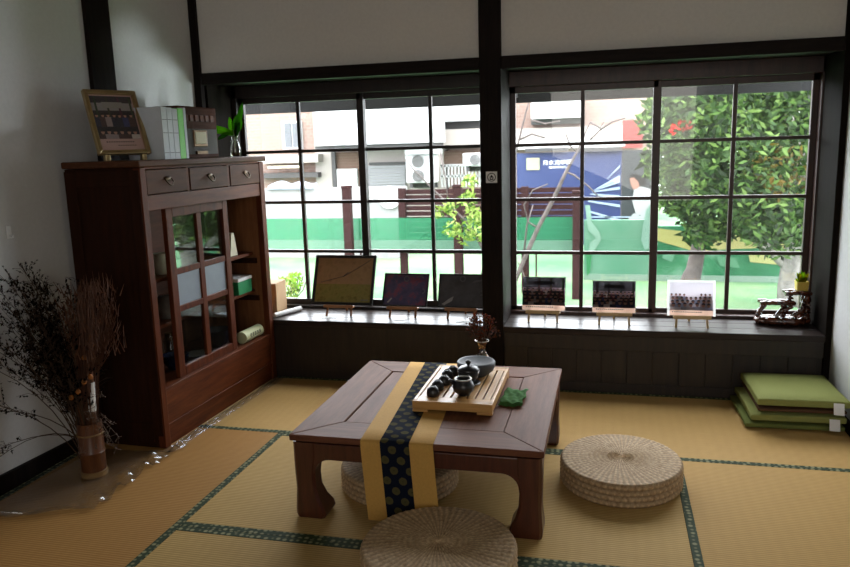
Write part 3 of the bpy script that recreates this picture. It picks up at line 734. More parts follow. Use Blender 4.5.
# ------------------------------------------------------------------ green floor cushions
def cushion(label, loc, w, d, h, m, rot, tagcorner=False):
    t = T('floor_cushion', label, 'cushion', loc, rot, 'flat floor cushions stacked in the corner')
    b = MB(); n = 12; top = {}; bot = {}
    for i in range(n + 1):
        for j in range(n + 1):
            u, v = 2 * i / n - 1, 2 * j / n - 1
            e = (1 - abs(u) ** 8) * (1 - abs(v) ** 8); z = h * .5 * (.55 + .45 * e ** .4) if e > 0 else h * .5 * .55
            x, y = u * w / 2 * (1 - .012 * (1 - v * v) * (abs(u) > .99)), v * d / 2
            top[i, j] = b.bm.verts.new((x, y, h / 2 + z)); bot[i, j] = b.bm.verts.new((x, y, h / 2 - z))
    for i in range(n):
        for j in range(n):
            b.bm.faces.new((top[i, j], top[i + 1, j], top[i + 1, j + 1], top[i, j + 1])); b.bm.faces.new((bot[i, j], bot[i, j + 1], bot[i + 1, j + 1], bot[i + 1, j]))
    for k in range(n):
        b.bm.faces.new((bot[k, 0], bot[k + 1, 0], top[k + 1, 0], top[k, 0])); b.bm.faces.new((bot[k, n], top[k, n], top[k + 1, n], bot[k + 1, n]))
        b.bm.faces.new((bot[0, k], top[0, k], top[0, k + 1], bot[0, k + 1])); b.bm.faces.new((bot[n, k], bot[n, k + 1], top[n, k + 1], top[n, k]))
    b.build('cover', m, t, smooth='auto', bevel=.004)
    if tagcorner:
        b = MB(); x = w / 2 - .052; y = -d / 2 - .004
        b.hexa([(x - .022, y - .001, h * .62 + .004), (x + .022, y - .001, h * .62 + .002), (x + .022, y, h * .62 + .002), (x - .022, y, h * .62 + .004),
                (x - .023, y - .016, h * .62 - .046), (x + .021, y - .018, h * .62 - .048), (x + .021, y - .017, h * .62 - .048), (x - .023, y - .015, h * .62 - .046)])
        b.build('care_label', M['whiteplastic'], t, label='white care label')
    return t
cr = math.radians(1.5)
cushion('dark olive floor cushion at the bottom of the stack, shifted left', (.838, 3.742, .001), .425, .40, .034, M['cushd'], (0, 0, cr))
cushion('olive green floor cushion with white label, second from the bottom', (.850, 3.740, .036), .405, .41, .048, M['cush'], (0, 0, cr), True)
cushion('thin brown floor cushion between the green ones in the stack', (.866, 3.742, .085), .375, .40, .024, M['cushb'], (0, 0, cr))
cushion('light olive green floor cushion with white label on top of the stack', (.868, 3.736, .110), .392, .41, .054, M['cush'], (0, 0, cr), True)

# ------------------------------------------------------------------ pictures on the window benches
SZ = .353
def easel(label, x, y, yaw, w, mat, lean, hgt, ledge=.062, back=.15, group=None, spread=.012, clips=False):
    t = T('mini_easel', label, 'easel', (x, y, SZ), (0, 0, yaw), group)
    s, c = math.sin(lean), math.cos(lean)
    for k in (-1, 1):
        b = MB(); h2 = hgt
        x0 = k * w * .42; x1 = k * (w * .42 - spread)
        p = lambda xx, z, o: Vector((xx, (z) * math.tan(lean) + o, z))
        rings = [[p(xx - .006, z, 0), p(xx + .006, z, 0), p(xx + .006, z, .011), p(xx - .006, z, .011)] for xx, z in ((x0, 0), (x0 + (x1 - x0) * ledge / h2, ledge), (x1, h2))]
        for q in rings[0]: q.z = 0
        b.loft(rings); b.build('leg', mat, t, bevel=.0015)
    b = MB(); zz = ledge; yo = zz * math.tan(lean)
    b.box(-w / 2, w / 2, yo - .026, yo + .006, zz - .013, zz - .003); b.box(-w / 2, w / 2, yo - .030, yo - .026, zz - .013, zz + .006)
    b.build('ledge', mat, t, bevel=.0015)
    b = MB(); yt = hgt * .9 * math.tan(lean)
    b.loft([[Vector((-.005, back, 0)), Vector((.005, back, 0)), Vector((.005, back + .009, 0)), Vector((-.005, back + .009, 0))],
            [Vector((-.005, yt + .012, hgt * .9)), Vector((.005, yt + .012, hgt * .9)), Vector((.005, yt + .021, hgt * .9)), Vector((-.005, yt + .021, hgt * .9))]])
    b.build('rear_leg', mat, t)
    b = MB(); zz = hgt * .88; yo = zz * math.tan(lean); b.box(-w * .42, w * .42, yo + .011, yo + .017, zz - .008, zz + .008); b.build('crossbar', mat, t)
    return t
def picframe(name, label, x, y, yaw, w, h, lean, fw, paint, group, mat=M['black']):
    t = T(name, label, 'picture frame', (x, y, SZ + .060), (-lean, 0, yaw), group)
    b = MB()
    for pts in ([(0, 0), (w, 0), (w - fw, fw), (fw, fw)], [(w, 0), (w, h), (w - fw, h - fw), (w - fw, fw)], [(w, h), (0, h), (fw, h - fw), (w - fw, h - fw)], [(0, h), (0, 0), (fw, fw), (fw, h - fw)]):
        b.prism(pts, lambda p, a: Vector((p[0] - w / 2, a, p[1])), -.018, -.002)
    b.build('frame', mat, t, bevel=.002)
    MB().box(-w / 2 + fw * .5, w / 2 - fw * .5, -.006, -.002, fw * .5, h - fw * .5).build('backing', mat, t)
    paint(t, w, h, fw); return t
def m_art(name, stops, scale, glow=None):
    t = NT(name); v = t.coord(); f = t.noise(v, scale, 5, .65)
    return t.bsdf(t.ramp(f, stops), .22, 0, .5)
artA = m_art('brown_landscape_print', [(.3, C(128, 100, 72)), (.5, C(160, 128, 94)), (.7, C(142, 118, 82))], 14)
artA2 = m_art('olive_meadow_print', [(.3, C(104, 96, 50)), (.5, C(142, 130, 74)), (.7, C(118, 118, 62))], 30)
artB = m_art('violet_red_print', [(.25, C(56, 56, 84)), (.5, C(84, 78, 108)), (.62, C(132, 72, 90)), (.8, C(76, 82, 120))], 16)
artC = m_art('charcoal_print', [(.3, C(66, 66, 72)), (.7, C(98, 98, 104))], 9)
M['art_line'] = m_plain('dark_print_line', C(46, 36, 28), .4); M['art_pale'] = m_plain('pale_print_shape', C(148, 146, 148), .4); M['art_mid'] = m_plain('grey_print_shape', C(92, 92, 100), .4)
def ring(b, cx, cz, r1, r2, y, a0=0, a1=2 * PI, n=16):
    for i in range(n):
        a, c = a0 + (a1 - a0) * i / n, a0 + (a1 - a0) * (i + 1) / n
        b.face([(cx + r1 * math.cos(a), y, cz + r1 * math.sin(a)), (cx + r2 * math.cos(a), y, cz + r2 * math.sin(a)), (cx + r2 * math.cos(c), y, cz + r2 * math.sin(c)), (cx + r1 * math.cos(c), y, cz + r1 * math.sin(c))])
def paintA(t, w, h, fw):
    MB().box(-w / 2 + fw, w / 2 - fw, -.009, -.006, h * .42, h - fw).build('print', artA, t)
    MB().box(-w / 2 + fw, w / 2 - fw, -.009, -.006, fw, h * .42).build('print', artA2, t)
    b = MB(); b.tube([(-w * .38, -.0095, h * .45), (0, -.0095, h * .58), (w * .25, -.0095, h * .78), (w * .42, -.0095, h * .92)], .0016, 5)
    b.tube([(-w * .02, -.0095, h * .57), (w * .06, -.0095, h * .66)], .0025, 5); b.build('printed_line', M['art_line'], t)
    b = MB(); b.face([(w * .30, -.0092, h * .10), (w * .42, -.0092, h * .10), (w * .42, -.0092, h * .115), (w * .30, -.0092, h * .115)]); b.build('caption', M['art_mid'], t)
def paintB(t, w, h, fw):
    MB().box(-w / 2 + fw, w / 2 - fw, -.009, -.006, fw, h - fw).build('print', artB, t)
    for cx_, cz_, r1_, r2_, a_, c_ in ((0, h * .84, .012, .018, 0, 2 * PI), (w * .38, h * .48, .010, .015, -1.8, 1.8), (w * .30, h * .82, .02, .026, .5, 2.4)):
        b = MB(); ring(b, cx_, cz_, r1_, r2_, -.0094, a_, c_); b.build('figure_print', M['art_mid'], t)
    b = MB(); b.face([(-w * .40, -.0094, h * .12), (-w * .36, -.0094, h * .10), (-w * .28, -.0094, h * .24), (-w * .31, -.0094, h * .26)]); b.build('figure_print', M['art_pale'], t)
def paintC(t, w, h, fw):
    MB().box(-w / 2 + fw, w / 2 - fw, -.009, -.006, fw, h - fw).build('print', artC, t)
    b = MB(); b.face([(-w * .42, -.0094, h * .10), (-w * .36, -.0094, h * .07), (-w * .20, -.0094, h * .20), (-w * .17, -.0094, h * .34), (-w * .27, -.0094, h * .26), (-w * .35, -.0094, h * .17)])
    b.build('figure_print', M['art_pale'], t)
    for cx_, cz_, r1_, r2_, a_, c_ in ((0, h * .86, .012, .018, 0, 2 * PI), (w * .40, h * .45, .010, .015, -1.8, 1.8)):
        b = MB(); ring(b, cx_, cz_, r1_, r2_, -.0094, a_, c_); b.build('figure_print', M['art_mid'], t)
    b = MB(); b.face([(w * .2, -.0094, h * .74), (w * .42, -.0094, h * .80), (w * .42, -.0094, h * .85), (w * .26, -.0094, h * .82)]); b.build('figure_print', M['art_mid'], t)
gp = 'black-framed pictures on the left window bench'; ge = 'orange mini easels on the left window bench'
L1, L2, L3 = [math.radians(a) for a in (24, 26, 23)]
picframe('framed_picture', 'largest black-framed picture, brown landscape, on the left window bench', -1.552, 4.117, 0, .388, .310, L1, .017, paintA, gp)
picframe('framed_picture', 'small black-framed violet and red picture, middle of the left bench', -1.163, 4.117, math.radians(-2), .276, .202, L2, .008, paintB, gp)
picframe('framed_picture', 'small black-framed charcoal grey picture beside the centre post', -.822, 4.117, math.radians(-1), .279, .201, L3, .008, paintC, gp)
for x, lb, wd, le in ((-1.57, 'orange wooden mini easel under the large brown landscape picture', .185, L1), (-1.172, 'orange wooden mini easel under the violet and red picture', .188, L2), (-.822, 'orange wooden mini easel under the charcoal picture', .188, L3)):
    easel(lb, x, 4.117 - .060 * math.tan(le) + .003, 0, wd, M['easel'], le, .17, group=ge)
for x0, x1, y, a, lb in ((-1.655, -1.568, 4.05, .1, 'white caption card before the large brown landscape picture'), (-1.213, -1.131, 4.045, -.05, 'white caption card before the violet and red picture'), (-.835, -.742, 4.036, -.08, 'white caption card before the charcoal picture')):
    b = MB(); b.box(-(x1 - x0) / 2, (x1 - x0) / 2, -.026, .026, 0, .0012)
    b.build('caption_card', M['white'], label=lb, cat='card', group='white caption cards on the left bench', loc=((x0 + x1) / 2, y, SZ), rot=(0, 0, a))
# three group photographs on the right bench
M['acrylic'] = m_glass('clear_acrylic', (.95, .95, .95, 1), .04, .12)
def photo(label, x, y, w, h, lean, seed, pale, yaw=0):
    t = T('group_photograph', label, 'photograph', (x, y, SZ + .060), (-lean, 0, yaw), 'group photographs on the right window bench')
    MB().box(-w / 2, w / 2, -.006, -.003, 0, h).build('acrylic_board', M['acrylic'], t)
    b = MB(); mg = .004 if not pale else .012; lo = h * .17
    bg = [(0, .62, C(190, 172, 178)), (.62, 1, C(104, 98, 112))] if not pale else [(0, 1, C(244, 240, 246))]
    yl = people(b, -w / 2 + mg, w / 2 - mg, lo, h - mg, -.0062, seed, 4, bg, False, pale)
    b.face([(-w / 2 + mg, -.0062, h * .015), (w / 2 - mg, -.0062, h * .015), (w / 2 - mg, -.0062, lo), (-w / 2 + mg, -.0062, lo)], C(250, 232, 222))
    b.face([(-w / 2 + mg, -.0063, lo - .002), (w / 2 - mg, -.0063, lo - .002), (w / 2 - mg, -.0063, lo + .003), (-w / 2 + mg, -.0063, lo + .003)], C(150, 60, 70))
    for i in range(14): b.face([(-w * .40 + i * w * .045, -.0064, lo * .58), (-w * .37 + i * w * .045, -.0064, lo * .58), (-w * .37 + i * w * .045, -.0064, lo * .72), (-w * .40 + i * w * .045, -.0064, lo * .72)], C(100, 80, 80))
    if pale:
        for q in ((-w / 2, -w / 2 + mg, 0, h), (w / 2 - mg, w / 2, 0, h), (-w / 2 + mg, w / 2 - mg, h - mg, h)): b.face([(q[0], -.0062, q[2]), (q[1], -.0062, q[2]), (q[1], -.0062, q[3]), (q[0], -.0062, q[3])], C(252, 252, 252))
    b.build('print', M['vct'], t)
    return t
LA, LB, LC_ = [math.radians(a) for a in (22, 24, 17)]
photo('group photograph beside the centre post, leftmost on the right bench', -.350, 4.10, .245, .197, LA, 11, False)
photo('group photograph in the middle of the right window bench', .032, 4.085, .236, .184, LB, 12, False)
photo('white-bordered group photograph with glare put into the print as a blank pale area, right of the other two', .430, 4.06, .243, .192, LC_, 13, True)
gq = 'pale mini easels on the right window bench'
for x, y, lb, le in ((-.352, 4.10, 'pale wooden mini easel under the leftmost group photograph', LA), (.035, 4.085, 'pale wooden mini easel under the middle group photograph', LB), (.434, 4.06, 'pale wooden mini easel under the white-bordered photograph', LC_)):
    easel(lb, x, y - .060 * math.tan(le) + .003, 0, .19, M['easel2'], le, .21 if le != LC_ else .18, group=gq)

# carved root-wood stand with a tiny yellow pot
st = T('carved_wood_stand', 'glossy carved root-wood stand in the corner of the right bench', 'stand', (.905, 4.20, SZ))
r = random.Random(9)
def gnarl(mb, pts, rad, seg=9, sub=6):
    P = [Vector(p) for p in pts]; out = []; rr = []
    for i in range(len(P) - 1):
        for k in range(sub):
            f = k / sub; out.append(P[i].lerp(P[i + 1], f) + Vector((r.uniform(-1, 1), r.uniform(-1, 1), r.uniform(-1, 1))) * rad * .22); rr.append(rad * r.uniform(.72, 1.25))
    out.append(P[-1]); rr.append(rad * .8); mb.tube(out, rr, seg)
b = MB(); gnarl(b, [(-.125, -.03, .022), (-.04, -.05, .024), (.05, -.045, .022), (.125, -.03, .024)], .020); gnarl(b, [(-.12, .03, .020), (0, .05, .022), (.12, .03, .022)], .018)
gnarl(b, [(-.12, -.03, .022), (-.125, .03, .02)], .017); gnarl(b, [(.12, -.03, .024), (.125, .035, .02)], .017); b.box(-.11, .11, -.04, .045, .018, .038)
b.build('base', M['carved'], st, smooth=True)
b = MB(); gnarl(b, [(-.125, -.02, .03), (-.115, -.015, .075), (-.09, -.01, .118)], .015); gnarl(b, [(.0, .02, .03), (.01, .0, .07), (-.005, -.01, .112)], .014); gnarl(b, [(-.04, -.03, .032), (-.02, -.02, .07), (.045, -.02, .10)], .012)
b.build('support', M['carved'], st, smooth=True)
b = MB(); b.box(-.115, .05, -.035, .035, .108, .122); gnarl(b, [(-.12, -.035, .118), (-.03, -.04, .122), (.055, -.035, .116)], .012); gnarl(b, [(-.12, .03, .116), (.05, .032, .116)], .011); b.build('lower_shelf', M['carved'], st, smooth='auto')
b = MB(); gnarl(b, [(.115, -.02, .03), (.11, -.02, .09), (.118, -.01, .165)], .019); gnarl(b, [(.10, .035, .03), (.115, .03, .1), (.10, .025, .165)], .016); gnarl(b, [(.02, -.01, .118), (.035, 0, .14), (.03, 0, .168)], .013)
gnarl(b, [(.05, -.03, .05), (.09, -.03, .09), (.10, -.02, .13)], .012); b.build('support', M['carved'], st, smooth=True)
b = MB(); b.box(.005, .125, -.035, .04, .163, .176); gnarl(b, [(.0, -.034, .172), (.06, -.04, .176), (.13, -.03, .172)], .011); gnarl(b, [(.0, .034, .170), (.13, .034, .172)], .010); b.build('upper_shelf', M['carved'], st, smooth='auto')
ppos = (.905 + .085, 4.20, SZ + .1845)
t = T('potted_succulent', 'tiny yellow pot with yellow-green leaves on top of the carved stand', 'potted plant', ppos)
M['yellowpot'] = m_plain('yellow_pot', (.62, .46, .06, 1), .4, .08)
b = MB(); b.loft([[Vector((s * q, u * q, z)) for s, u in ((-1, -1), (1, -1), (1, 1), (-1, 1))] for q, z in ((.026, 0), (.030, .048), (.026, .048), (.024, .03))]); b.build('pot', M['yellowpot'], t, bevel=.002)
b = MB(); r2 = random.Random(3)
for i in range(16):
    a = r2.uniform(0, 2 * PI); e = r2.uniform(.02, .05); leaf(b, (0, 0, .032), (e * math.cos(a), e * math.sin(a), .05 + r2.uniform(.01, .055)), .009, C(r2.randint(150, 190), r2.randint(160, 190), 50), .0, n=4)
b.build('leaf', M['leafv'], t)

# cardboard box and paper roll on the left bench
t = T('cardboard_box', 'brown cardboard box on the left window bench behind the cabinet', 'box', (-2.10, 4.18, SZ), (0, 0, .04))
MB().box(-.125, .125, -.08, .08, 0, .185).build('carton', M['card'], t, bevel=.002)
b = MB(); b.box(-.125, -.001, -.08, .08, .186, .188); b.box(.001, .125, -.08, .08, .186, .188); b.build('flap', M['card'], t)
b = MB(); b.lathe([(0, -.11), (.014, -.11), (.014, .11), (.010, .11), (.010, -.10), (0, -.10)], 18, cap=False)
for v in b.bm.verts: v.co = Vector((v.co.x, v.co.z, v.co.y + .0142))
b.build('paper_roll', M['white'], smooth='auto', label='rolled white paper lying on the left window bench by the cardboard box', cat='paper roll', loc=(-1.905, 4.11, SZ), rot=(0, 0, math.radians(-22)))

# small sign on the centre post
t = T('post_sign', 'small square white sign with round dark emblem on the centre post', 'sign', (-.610, 3.948, 1.168))
MB().box(-.030, .030, -.001, .001, -.030, .030).build('plate', m_plain('grey_white_sticker', (.8, .8, .8, 1), .5, .03), t)
b = MB(); ring(b, 0, 0, .019, .023, -.0014, n=24)
ring(b, 0, -.003, .006, .010, -.0014, n=16); b.face([(-.011, -.0014, -.010), (.011, -.0014, -.010), (.009, -.0014, -.014), (-.009, -.0014, -.014)])
b.face([(-.006, -.0014, .004), (.001, -.0014, .014), (.003, -.0014, .008), (.008, -.0014, .003), (.004, -.0014, -.002), (-.004, -.0014, -.002)]); b.build('emblem', M['ink'], t)

# ------------------------------------------------------------------ bamboo vase with dried plants, plastic film
bv = Vector((-2.112, 2.535, .004))
t = T('bamboo_vase', 'brown bamboo tube vase standing on the floor left of the cabinet', 'vase', bv)
MB().lathe([(0, .012), (.050, .012), (.051, .10), (.054, .105), (.051, .11), (.051, .235), (.047, .235), (.047, .02), (0, .02)], 28, cap=False).build('tube', M['bambrown'], t, smooth='auto')
MB().lathe([(0, 0), (.054, 0), (.055, .022), (.051, .024), (0, .024)], 28, cap=False).build('foot_ring', M['bampale'], t, smooth='auto', label='pale foot ring')
b = MB(); b.tube([(.0525 * math.cos(a), .0525 * math.sin(a), .185) for a in [2 * PI * k / 28 for k in range(29)]], .004, 6); b.build('binding', M['bampale'], t, smooth=True)
b = MB(); b.lathe([(0, .03), (.022, .03), (.022, .40), (.018, .40), (.018, .05), (0, .05)], 18, (-.022, .0, 0), cap=False); b.build('inner_tube', M['bambrown'], t, smooth='auto')
t = T('wrapped_stick', 'bamboo stick with white paper wrapping standing in the bamboo vase', 'stick', bv + Vector((.022, -.012, .022)), (math.radians(-1), math.radians(2), 0))
MB().lathe([(0, 0), (.013, 0), (.013, .53), (0, .53)], 14).build('cane', M['bambrown'], t, smooth='auto')
MB().lathe([(.0145, .265), (.0152, .27), (.0152, .385), (.0145, .39)], 16, cap=False).build('paper_wrap', M['white'], t, smooth=True, label='white paper wrap')
b = MB(); b.tube([(-.013, -.0095, .290), (-.004, -.0160, .300), (.006, -.0155, .297), (.014, -.009, .310)], .004, 5); b.tube([(.006, -.0155, .297), (.013, -.010, .318)], .0025, 5); b.build('ink_mark', M['ink'], t)
dq = T('dried_bouquet', 'tall spreading bouquet of dark dried branches and grass in the bamboo vase', 'dried flowers', bv + Vector((0, 0, .03)))
r = random.Random(21)
b = MB(); tw = MB()
def sprig(p0, p1, mid, rad, nb, ln, mb, tip):
    P0, P1, PM = Vector(p0), Vector(p1), Vector(mid); pts = []
    for k in range(9):
        f = k / 8; pts.append(P0 * (1 - f) ** 2 + PM * 2 * f * (1 - f) + P1 * f * f)
    mb.tube(pts, [rad * (1 - .7 * k / 8) for k in range(9)], 4, cap=False)
    for k in range(nb):
        f = r.uniform(.35, 1) ** .8; c = P0 * (1 - f) ** 2 + PM * 2 * f * (1 - f) + P1 * f * f
        d = (P1 - P0).normalized() * r.uniform(.3, 1) + Vector((r.uniform(-1, 1), r.uniform(-.7, .7), r.uniform(-.4, .9)))
        e = c + d.normalized() * ln * r.uniform(.35, 1) * (1.15 - f * .6); m_ = c.lerp(e, .5) + Vector((r.uniform(-.01, .01), r.uniform(-.01, .01), .012))
        mb.tube([c, m_, e], [.0011, .0009, .0006], 3, cap=False)
        for j in range(tip):
            q = c.lerp(e, r.uniform(.35, 1.05)); v = Vector((r.uniform(-1, 1), r.uniform(-1, 1), r.uniform(-1, 1))).normalized() * r.uniform(.004, .010); s2 = v.cross(Vector((.3, .2, 1))).normalized() * .004
            tw.face([q - v, q + s2, q + v, q - s2], C(r.randint(30, 62), r.randint(22, 44), r.randint(16, 32)))
# tips chosen around the vase: (x offset, y offset, height)
lim = lambda x, y: max(x, xl(bv.y + y) + .075 - bv.x)
for i in range(75):
    zz = r.uniform(.45, .86); sp_ = r.uniform(-.28, .05); yy = r.uniform(-.18, .12)
    sprig((r.uniform(-.03, .02), r.uniform(-.03, .03), 0), (lim(sp_, yy), yy, zz), (sp_ * .15, yy * .2, zz * .55), .0022, 20, .13, b, 7)
for yy, zz, sp_ in ((-.22, .80, -.20), (-.30, .64, -.27), (-.10, .90, -.16), (-.42, .62, -.28), (-.5, .48, -.30), (-.16, .86, -.2), (-.34, .70, -.22)):
    sprig((-.02, -.02, 0), (lim(sp_, yy), yy, zz), (sp_ * .2, yy * .25, zz * .7), .0026, 26, .14, b, 8)
for yy, zz, sp_ in ((-.55, .36, -.26), (-.6, .12, -.28), (-.50, .08, -.2)):
    sprig((-.03, -.03, .14), (lim(sp_, yy), yy, zz), (-.10, yy * .4, .30 if zz < .3 else .42), .0022, 18, .09, b, 3)
b.build('branch', M['straw'], dq)
tw.build('dry_leaf', M['leafv'], dq)
b = MB(); 
for i in range(260):
    x1, y1, z1 = r.uniform(-.02, .15), r.uniform(-.10, .12), r.uniform(.55, .80)
    b.tube([(r.uniform(0, .03), r.uniform(-.02, .02), .14), (x1 * .35, y1 * .4, .42), (x1, y1, z1)], [.0016, .0022, .0009], 3, cap=False)
for i in range(260):
    x1, y1 = r.uniform(.0, .14), r.uniform(-.10, .12); z1 = r.uniform(.48, .78); v = Vector((r.uniform(-.02, .02), r.uniform(-.02, .02), .05)); b.tube([(x1, y1, z1), Vector((x1, y1, z1)) + v], [.003, .0006], 3)
b.build('grass_plume', M['grassred'], dq)
for x, y, z in ((.055, -.05, .50), (.075, -.05, .42), (.012, -.055, .355), (-.02, -.06, .33), (.082, -.03, .55), (.05, -.06, .40)):
    MB().lathe([(0, -.012), (.008, -.008), (.011, 0), (.007, .009), (0, .012)], 10, (x, y, z), cap=False).build('seed_pod', M['orange'], dq, smooth=True)
b = MB()
for i in range(16):
    e = Vector((r.uniform(.06, .20), r.uniform(-.20, -.02), r.uniform(.12, .36))); b.tube([(.03, -.01, .20), e * .5 + Vector((.01, 0, .14)), e], .0010, 3, cap=False)
    for j in range(6):
        q = e + Vector((r.uniform(-.02, .02), r.uniform(-.02, .02), r.uniform(-.02, .02))); b.tube([e, q], .0008, 3, cap=False); b.lathe([(0, -.003), (.003, 0), (0, .003)], 5, q, cap=False)
b.build('fine_spray', m_plain('pale_dry_spray', (.12, .08, .06, 1), .9), dq)

# small hook on the left wall
dd = ray(9, 233); hp = Vector(EYE + dd * (-2.409 / dd[0])); hp.x = xl(hp.y)
t = T('wall_hook', 'small white plastic hook on the left wall above the dried bouquet', 'hook', hp)
MB().box(0, .004, -.012, .012, -.022, .030).build('plate', M['whiteplastic'], t, bevel=.001)
b = MB(); b.tube([(.003, 0, -.008), (.010, 0, -.020), (.018, 0, -.018), (.021, 0, -.008)], .0035, 8); b.build('peg', M['whiteplastic'], t, smooth=True)

# clear plastic film spread on the floor
b = MB(); r = random.Random(4)
edge = [(-2.33, 2.18), (-2.12, 2.215), (-1.93, 2.24), (-1.885, 2.33), (-1.875, 2.50), (-1.872, 2.66), (-1.870, 2.82)]
xs_ = 40; ys_ = 110; g = {}
def outer(y):
    if y < 2.24: return -1.95 - (2.24 - y) * 2.2
    return -1.895 + .006 * math.sin(y * 9) + (.0 if y < 3.1 else 0.0)
for j in range(ys_ + 1):
    y = 2.13 + (3.93 - 2.13) * j / ys_
    x1 = outer(y) if y < 2.9 else -1.905 + (y - 2.9) * .035; x0 = lw(y, .03) if y < 2.80 else -1.962 + (y - 2.84) * .035
    if y < 2.80: x0 = max(x0, -2.35)
    for i in range(xs_ + 1):
        f = i / xs_; x = x0 + (x1 - x0) * f
        amp = .032 * max(0, (f - .62) / .38) if y < 2.84 else .014 * math.sin(PI * f)
        z = .0035 + amp * (abs(math.sin(y * 31 + f * 9)) * abs(math.sin(f * 14 + y * 17)) ** 1.5 + .25 * r.random())
        g[i, j] = b.bm.verts.new((x, y, z))
for j in range(ys_):
    for i in range(xs_): b.bm.faces.new((g[i, j], g[i + 1, j], g[i + 1, j + 1], g[i, j + 1]))
b.build('plastic_film', M['film'], label='crumpled clear plastic film spread on the floor along the cabinet foot', cat='plastic sheet')

# ================================================================== outside
GZ = -.5
def m_lawn():
    t = NT('lawn'); v = t.coord(); f = t.noise(v, .9, 4); g = t.noise(v, 60, 3)
    c = t.ramp(f, [(.35, (.040, .125, .060, 1)), (.5, (.075, .16, .075, 1)), (.68, (.14, .19, .10, 1))])
    return t.bsdf(t.mix(.25, c, t.ramp(g, [(.3, (.04, .09, .035, 1)), (.7, (.15, .2, .11, 1))])), .9, 0, .1)
tag(MB().box(-16, 12, 4.5, 30, GZ - .1, GZ).build('ground', m_lawn()), kind='structure')
M['eave'] = m_plain('dark_eave', (.010, .010, .010, 1), .8, .1, 30, 0, .1)
S('trim_13', MB().box(-3.2, 2.0, 5.0, 5.05, 1.605, 1.685), M['eave'])
for k_, xx in enumerate((-3.1, -.62, 1.9)): S('trim_%d' % (14 + k_), MB().box(xx - .03, xx + .03, 4.50, 5.0, 1.635, 1.675), M['eave'])
def brick(name, a, b_, mortar, scale):
    t = NT(name); v = t.coord(rot=(PI / 2, 0, 0)); bk = t.n('ShaderNodeTexBrick'); t.l(v, bk.inputs[0]); bk.inputs['Scale'].default_value = scale
    bk.inputs['Color1'].default_value = a; bk.inputs['Color2'].default_value = b_; bk.inputs['Mortar'].default_value = mortar; bk.inputs['Mortar Size'].default_value = .03
    return t.bsdf(bk.outputs[0], .8, 0, .2)
M['brick'] = brick('pink_brick', (.17, .112, .092, 1), (.15, .098, .08, 1), (.18, .14, .12, 1), 3.5)
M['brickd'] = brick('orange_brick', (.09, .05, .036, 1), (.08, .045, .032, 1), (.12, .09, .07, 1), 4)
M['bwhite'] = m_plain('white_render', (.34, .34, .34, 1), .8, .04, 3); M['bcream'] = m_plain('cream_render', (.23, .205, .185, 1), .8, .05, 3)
M['conc'] = m_plain('pale_concrete', (.155, .15, .15, 1), .9, .12, 2); M['glassd'] = m_plain('dark_window_glass', (.035, .038, .042, 1), .2, .2, 2); M['dkgrey'] = m_plain('dark_grey_trim', (.022, .020, .020, 1), .7, .2)  # one flat dark grey for recess and underside blocks, grilles and trim
M['fence'] = m_plain('red_brown_fence_paint', (.020, .0085, .0085, 1), .85, .3, 40, 0, .05); M['hoard'] = m_plain('green_hoarding', (.08, .55, .22, 1), .7, .1, 1)
YB = 16.0
def R(b, x0, y0, x1, y1, Y, d=.1, col=None):
    p, q = on_y((x0 + x1) / 2, y1, Y), on_y((x0 + x1) / 2, y0, Y); a, c = on_y(x0, (y0 + y1) / 2, Y), on_y(x1, (y0 + y1) / 2, Y)
    b.box(a.x, c.x, Y, Y + d, p.z, q.z, col); return b
# brick house on the left
t = T('brick_house', 'pinkish brick house behind the left window panes', 'building', (0, 0, 0))
b = MB(); x0, x1 = on_y(150, 150, YB).x, on_y(318, 150, YB).x - .02; b.box(x0, x1, YB, YB + 4, GZ, 2.5); b.build('wall', M['brick'], t)
wn = R(MB(), 282, 121, 302, 149, YB - .06, .06).build('window', M['bwhite'], t); R(MB(), 284.5, 123, 291, 147, YB - .09, .04).build('pane', M['glassd'], wn); R(MB(), 292.5, 123, 299.5, 147, YB - .09, .04).build('pane', M['glassd'], wn)
R(MB(), 255, 155, 318, 163, YB - .5, .5).build('ledge', M['bcream'], t); R(MB(), 255, 173, 318, 178, YB - .4, .4).build('beam', M['dkgrey'], t)
R(MB(), 268, 166, 300, 168, YB - .55, .05).build('pipe', M['cream'], t)
# white shop building
t = T('shop_building', 'cream and white shop building with roller shutter behind the fence', 'building', (0, 0, 0))
x0, x1 = on_y(318, 150, YB).x, on_y(436, 150, YB).x; MB().box(x0, x1, YB - .2, YB + 4, GZ, 2.55).build('wall', M['bcream'], t)
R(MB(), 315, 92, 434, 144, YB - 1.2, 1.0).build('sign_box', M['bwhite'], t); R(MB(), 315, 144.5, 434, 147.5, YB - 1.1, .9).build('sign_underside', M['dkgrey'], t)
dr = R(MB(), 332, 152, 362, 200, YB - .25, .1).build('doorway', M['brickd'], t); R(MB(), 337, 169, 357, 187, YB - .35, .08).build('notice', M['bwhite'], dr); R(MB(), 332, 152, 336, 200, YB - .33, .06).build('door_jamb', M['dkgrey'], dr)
b = MB(); zt, zb_ = on_y(388, 165, YB).z, on_y(388, 200, YB).z; xa, xb = on_y(369, 180, YB).x, on_y(409, 180, YB).x; k = 0
while zb_ + k * .06 < zt: b.box(xa, xb, YB - .30, YB - .24, zb_ + k * .06, zb_ + k * .06 + .046); k += 1
b.build('roller_shutter', m_plain('grey_shutter', (.15, .15, .155, 1), .5, .05), t); R(MB(), 369, 162, 409, 165, YB - .35, .1).build('shutter_box', M['dkgrey'], t)
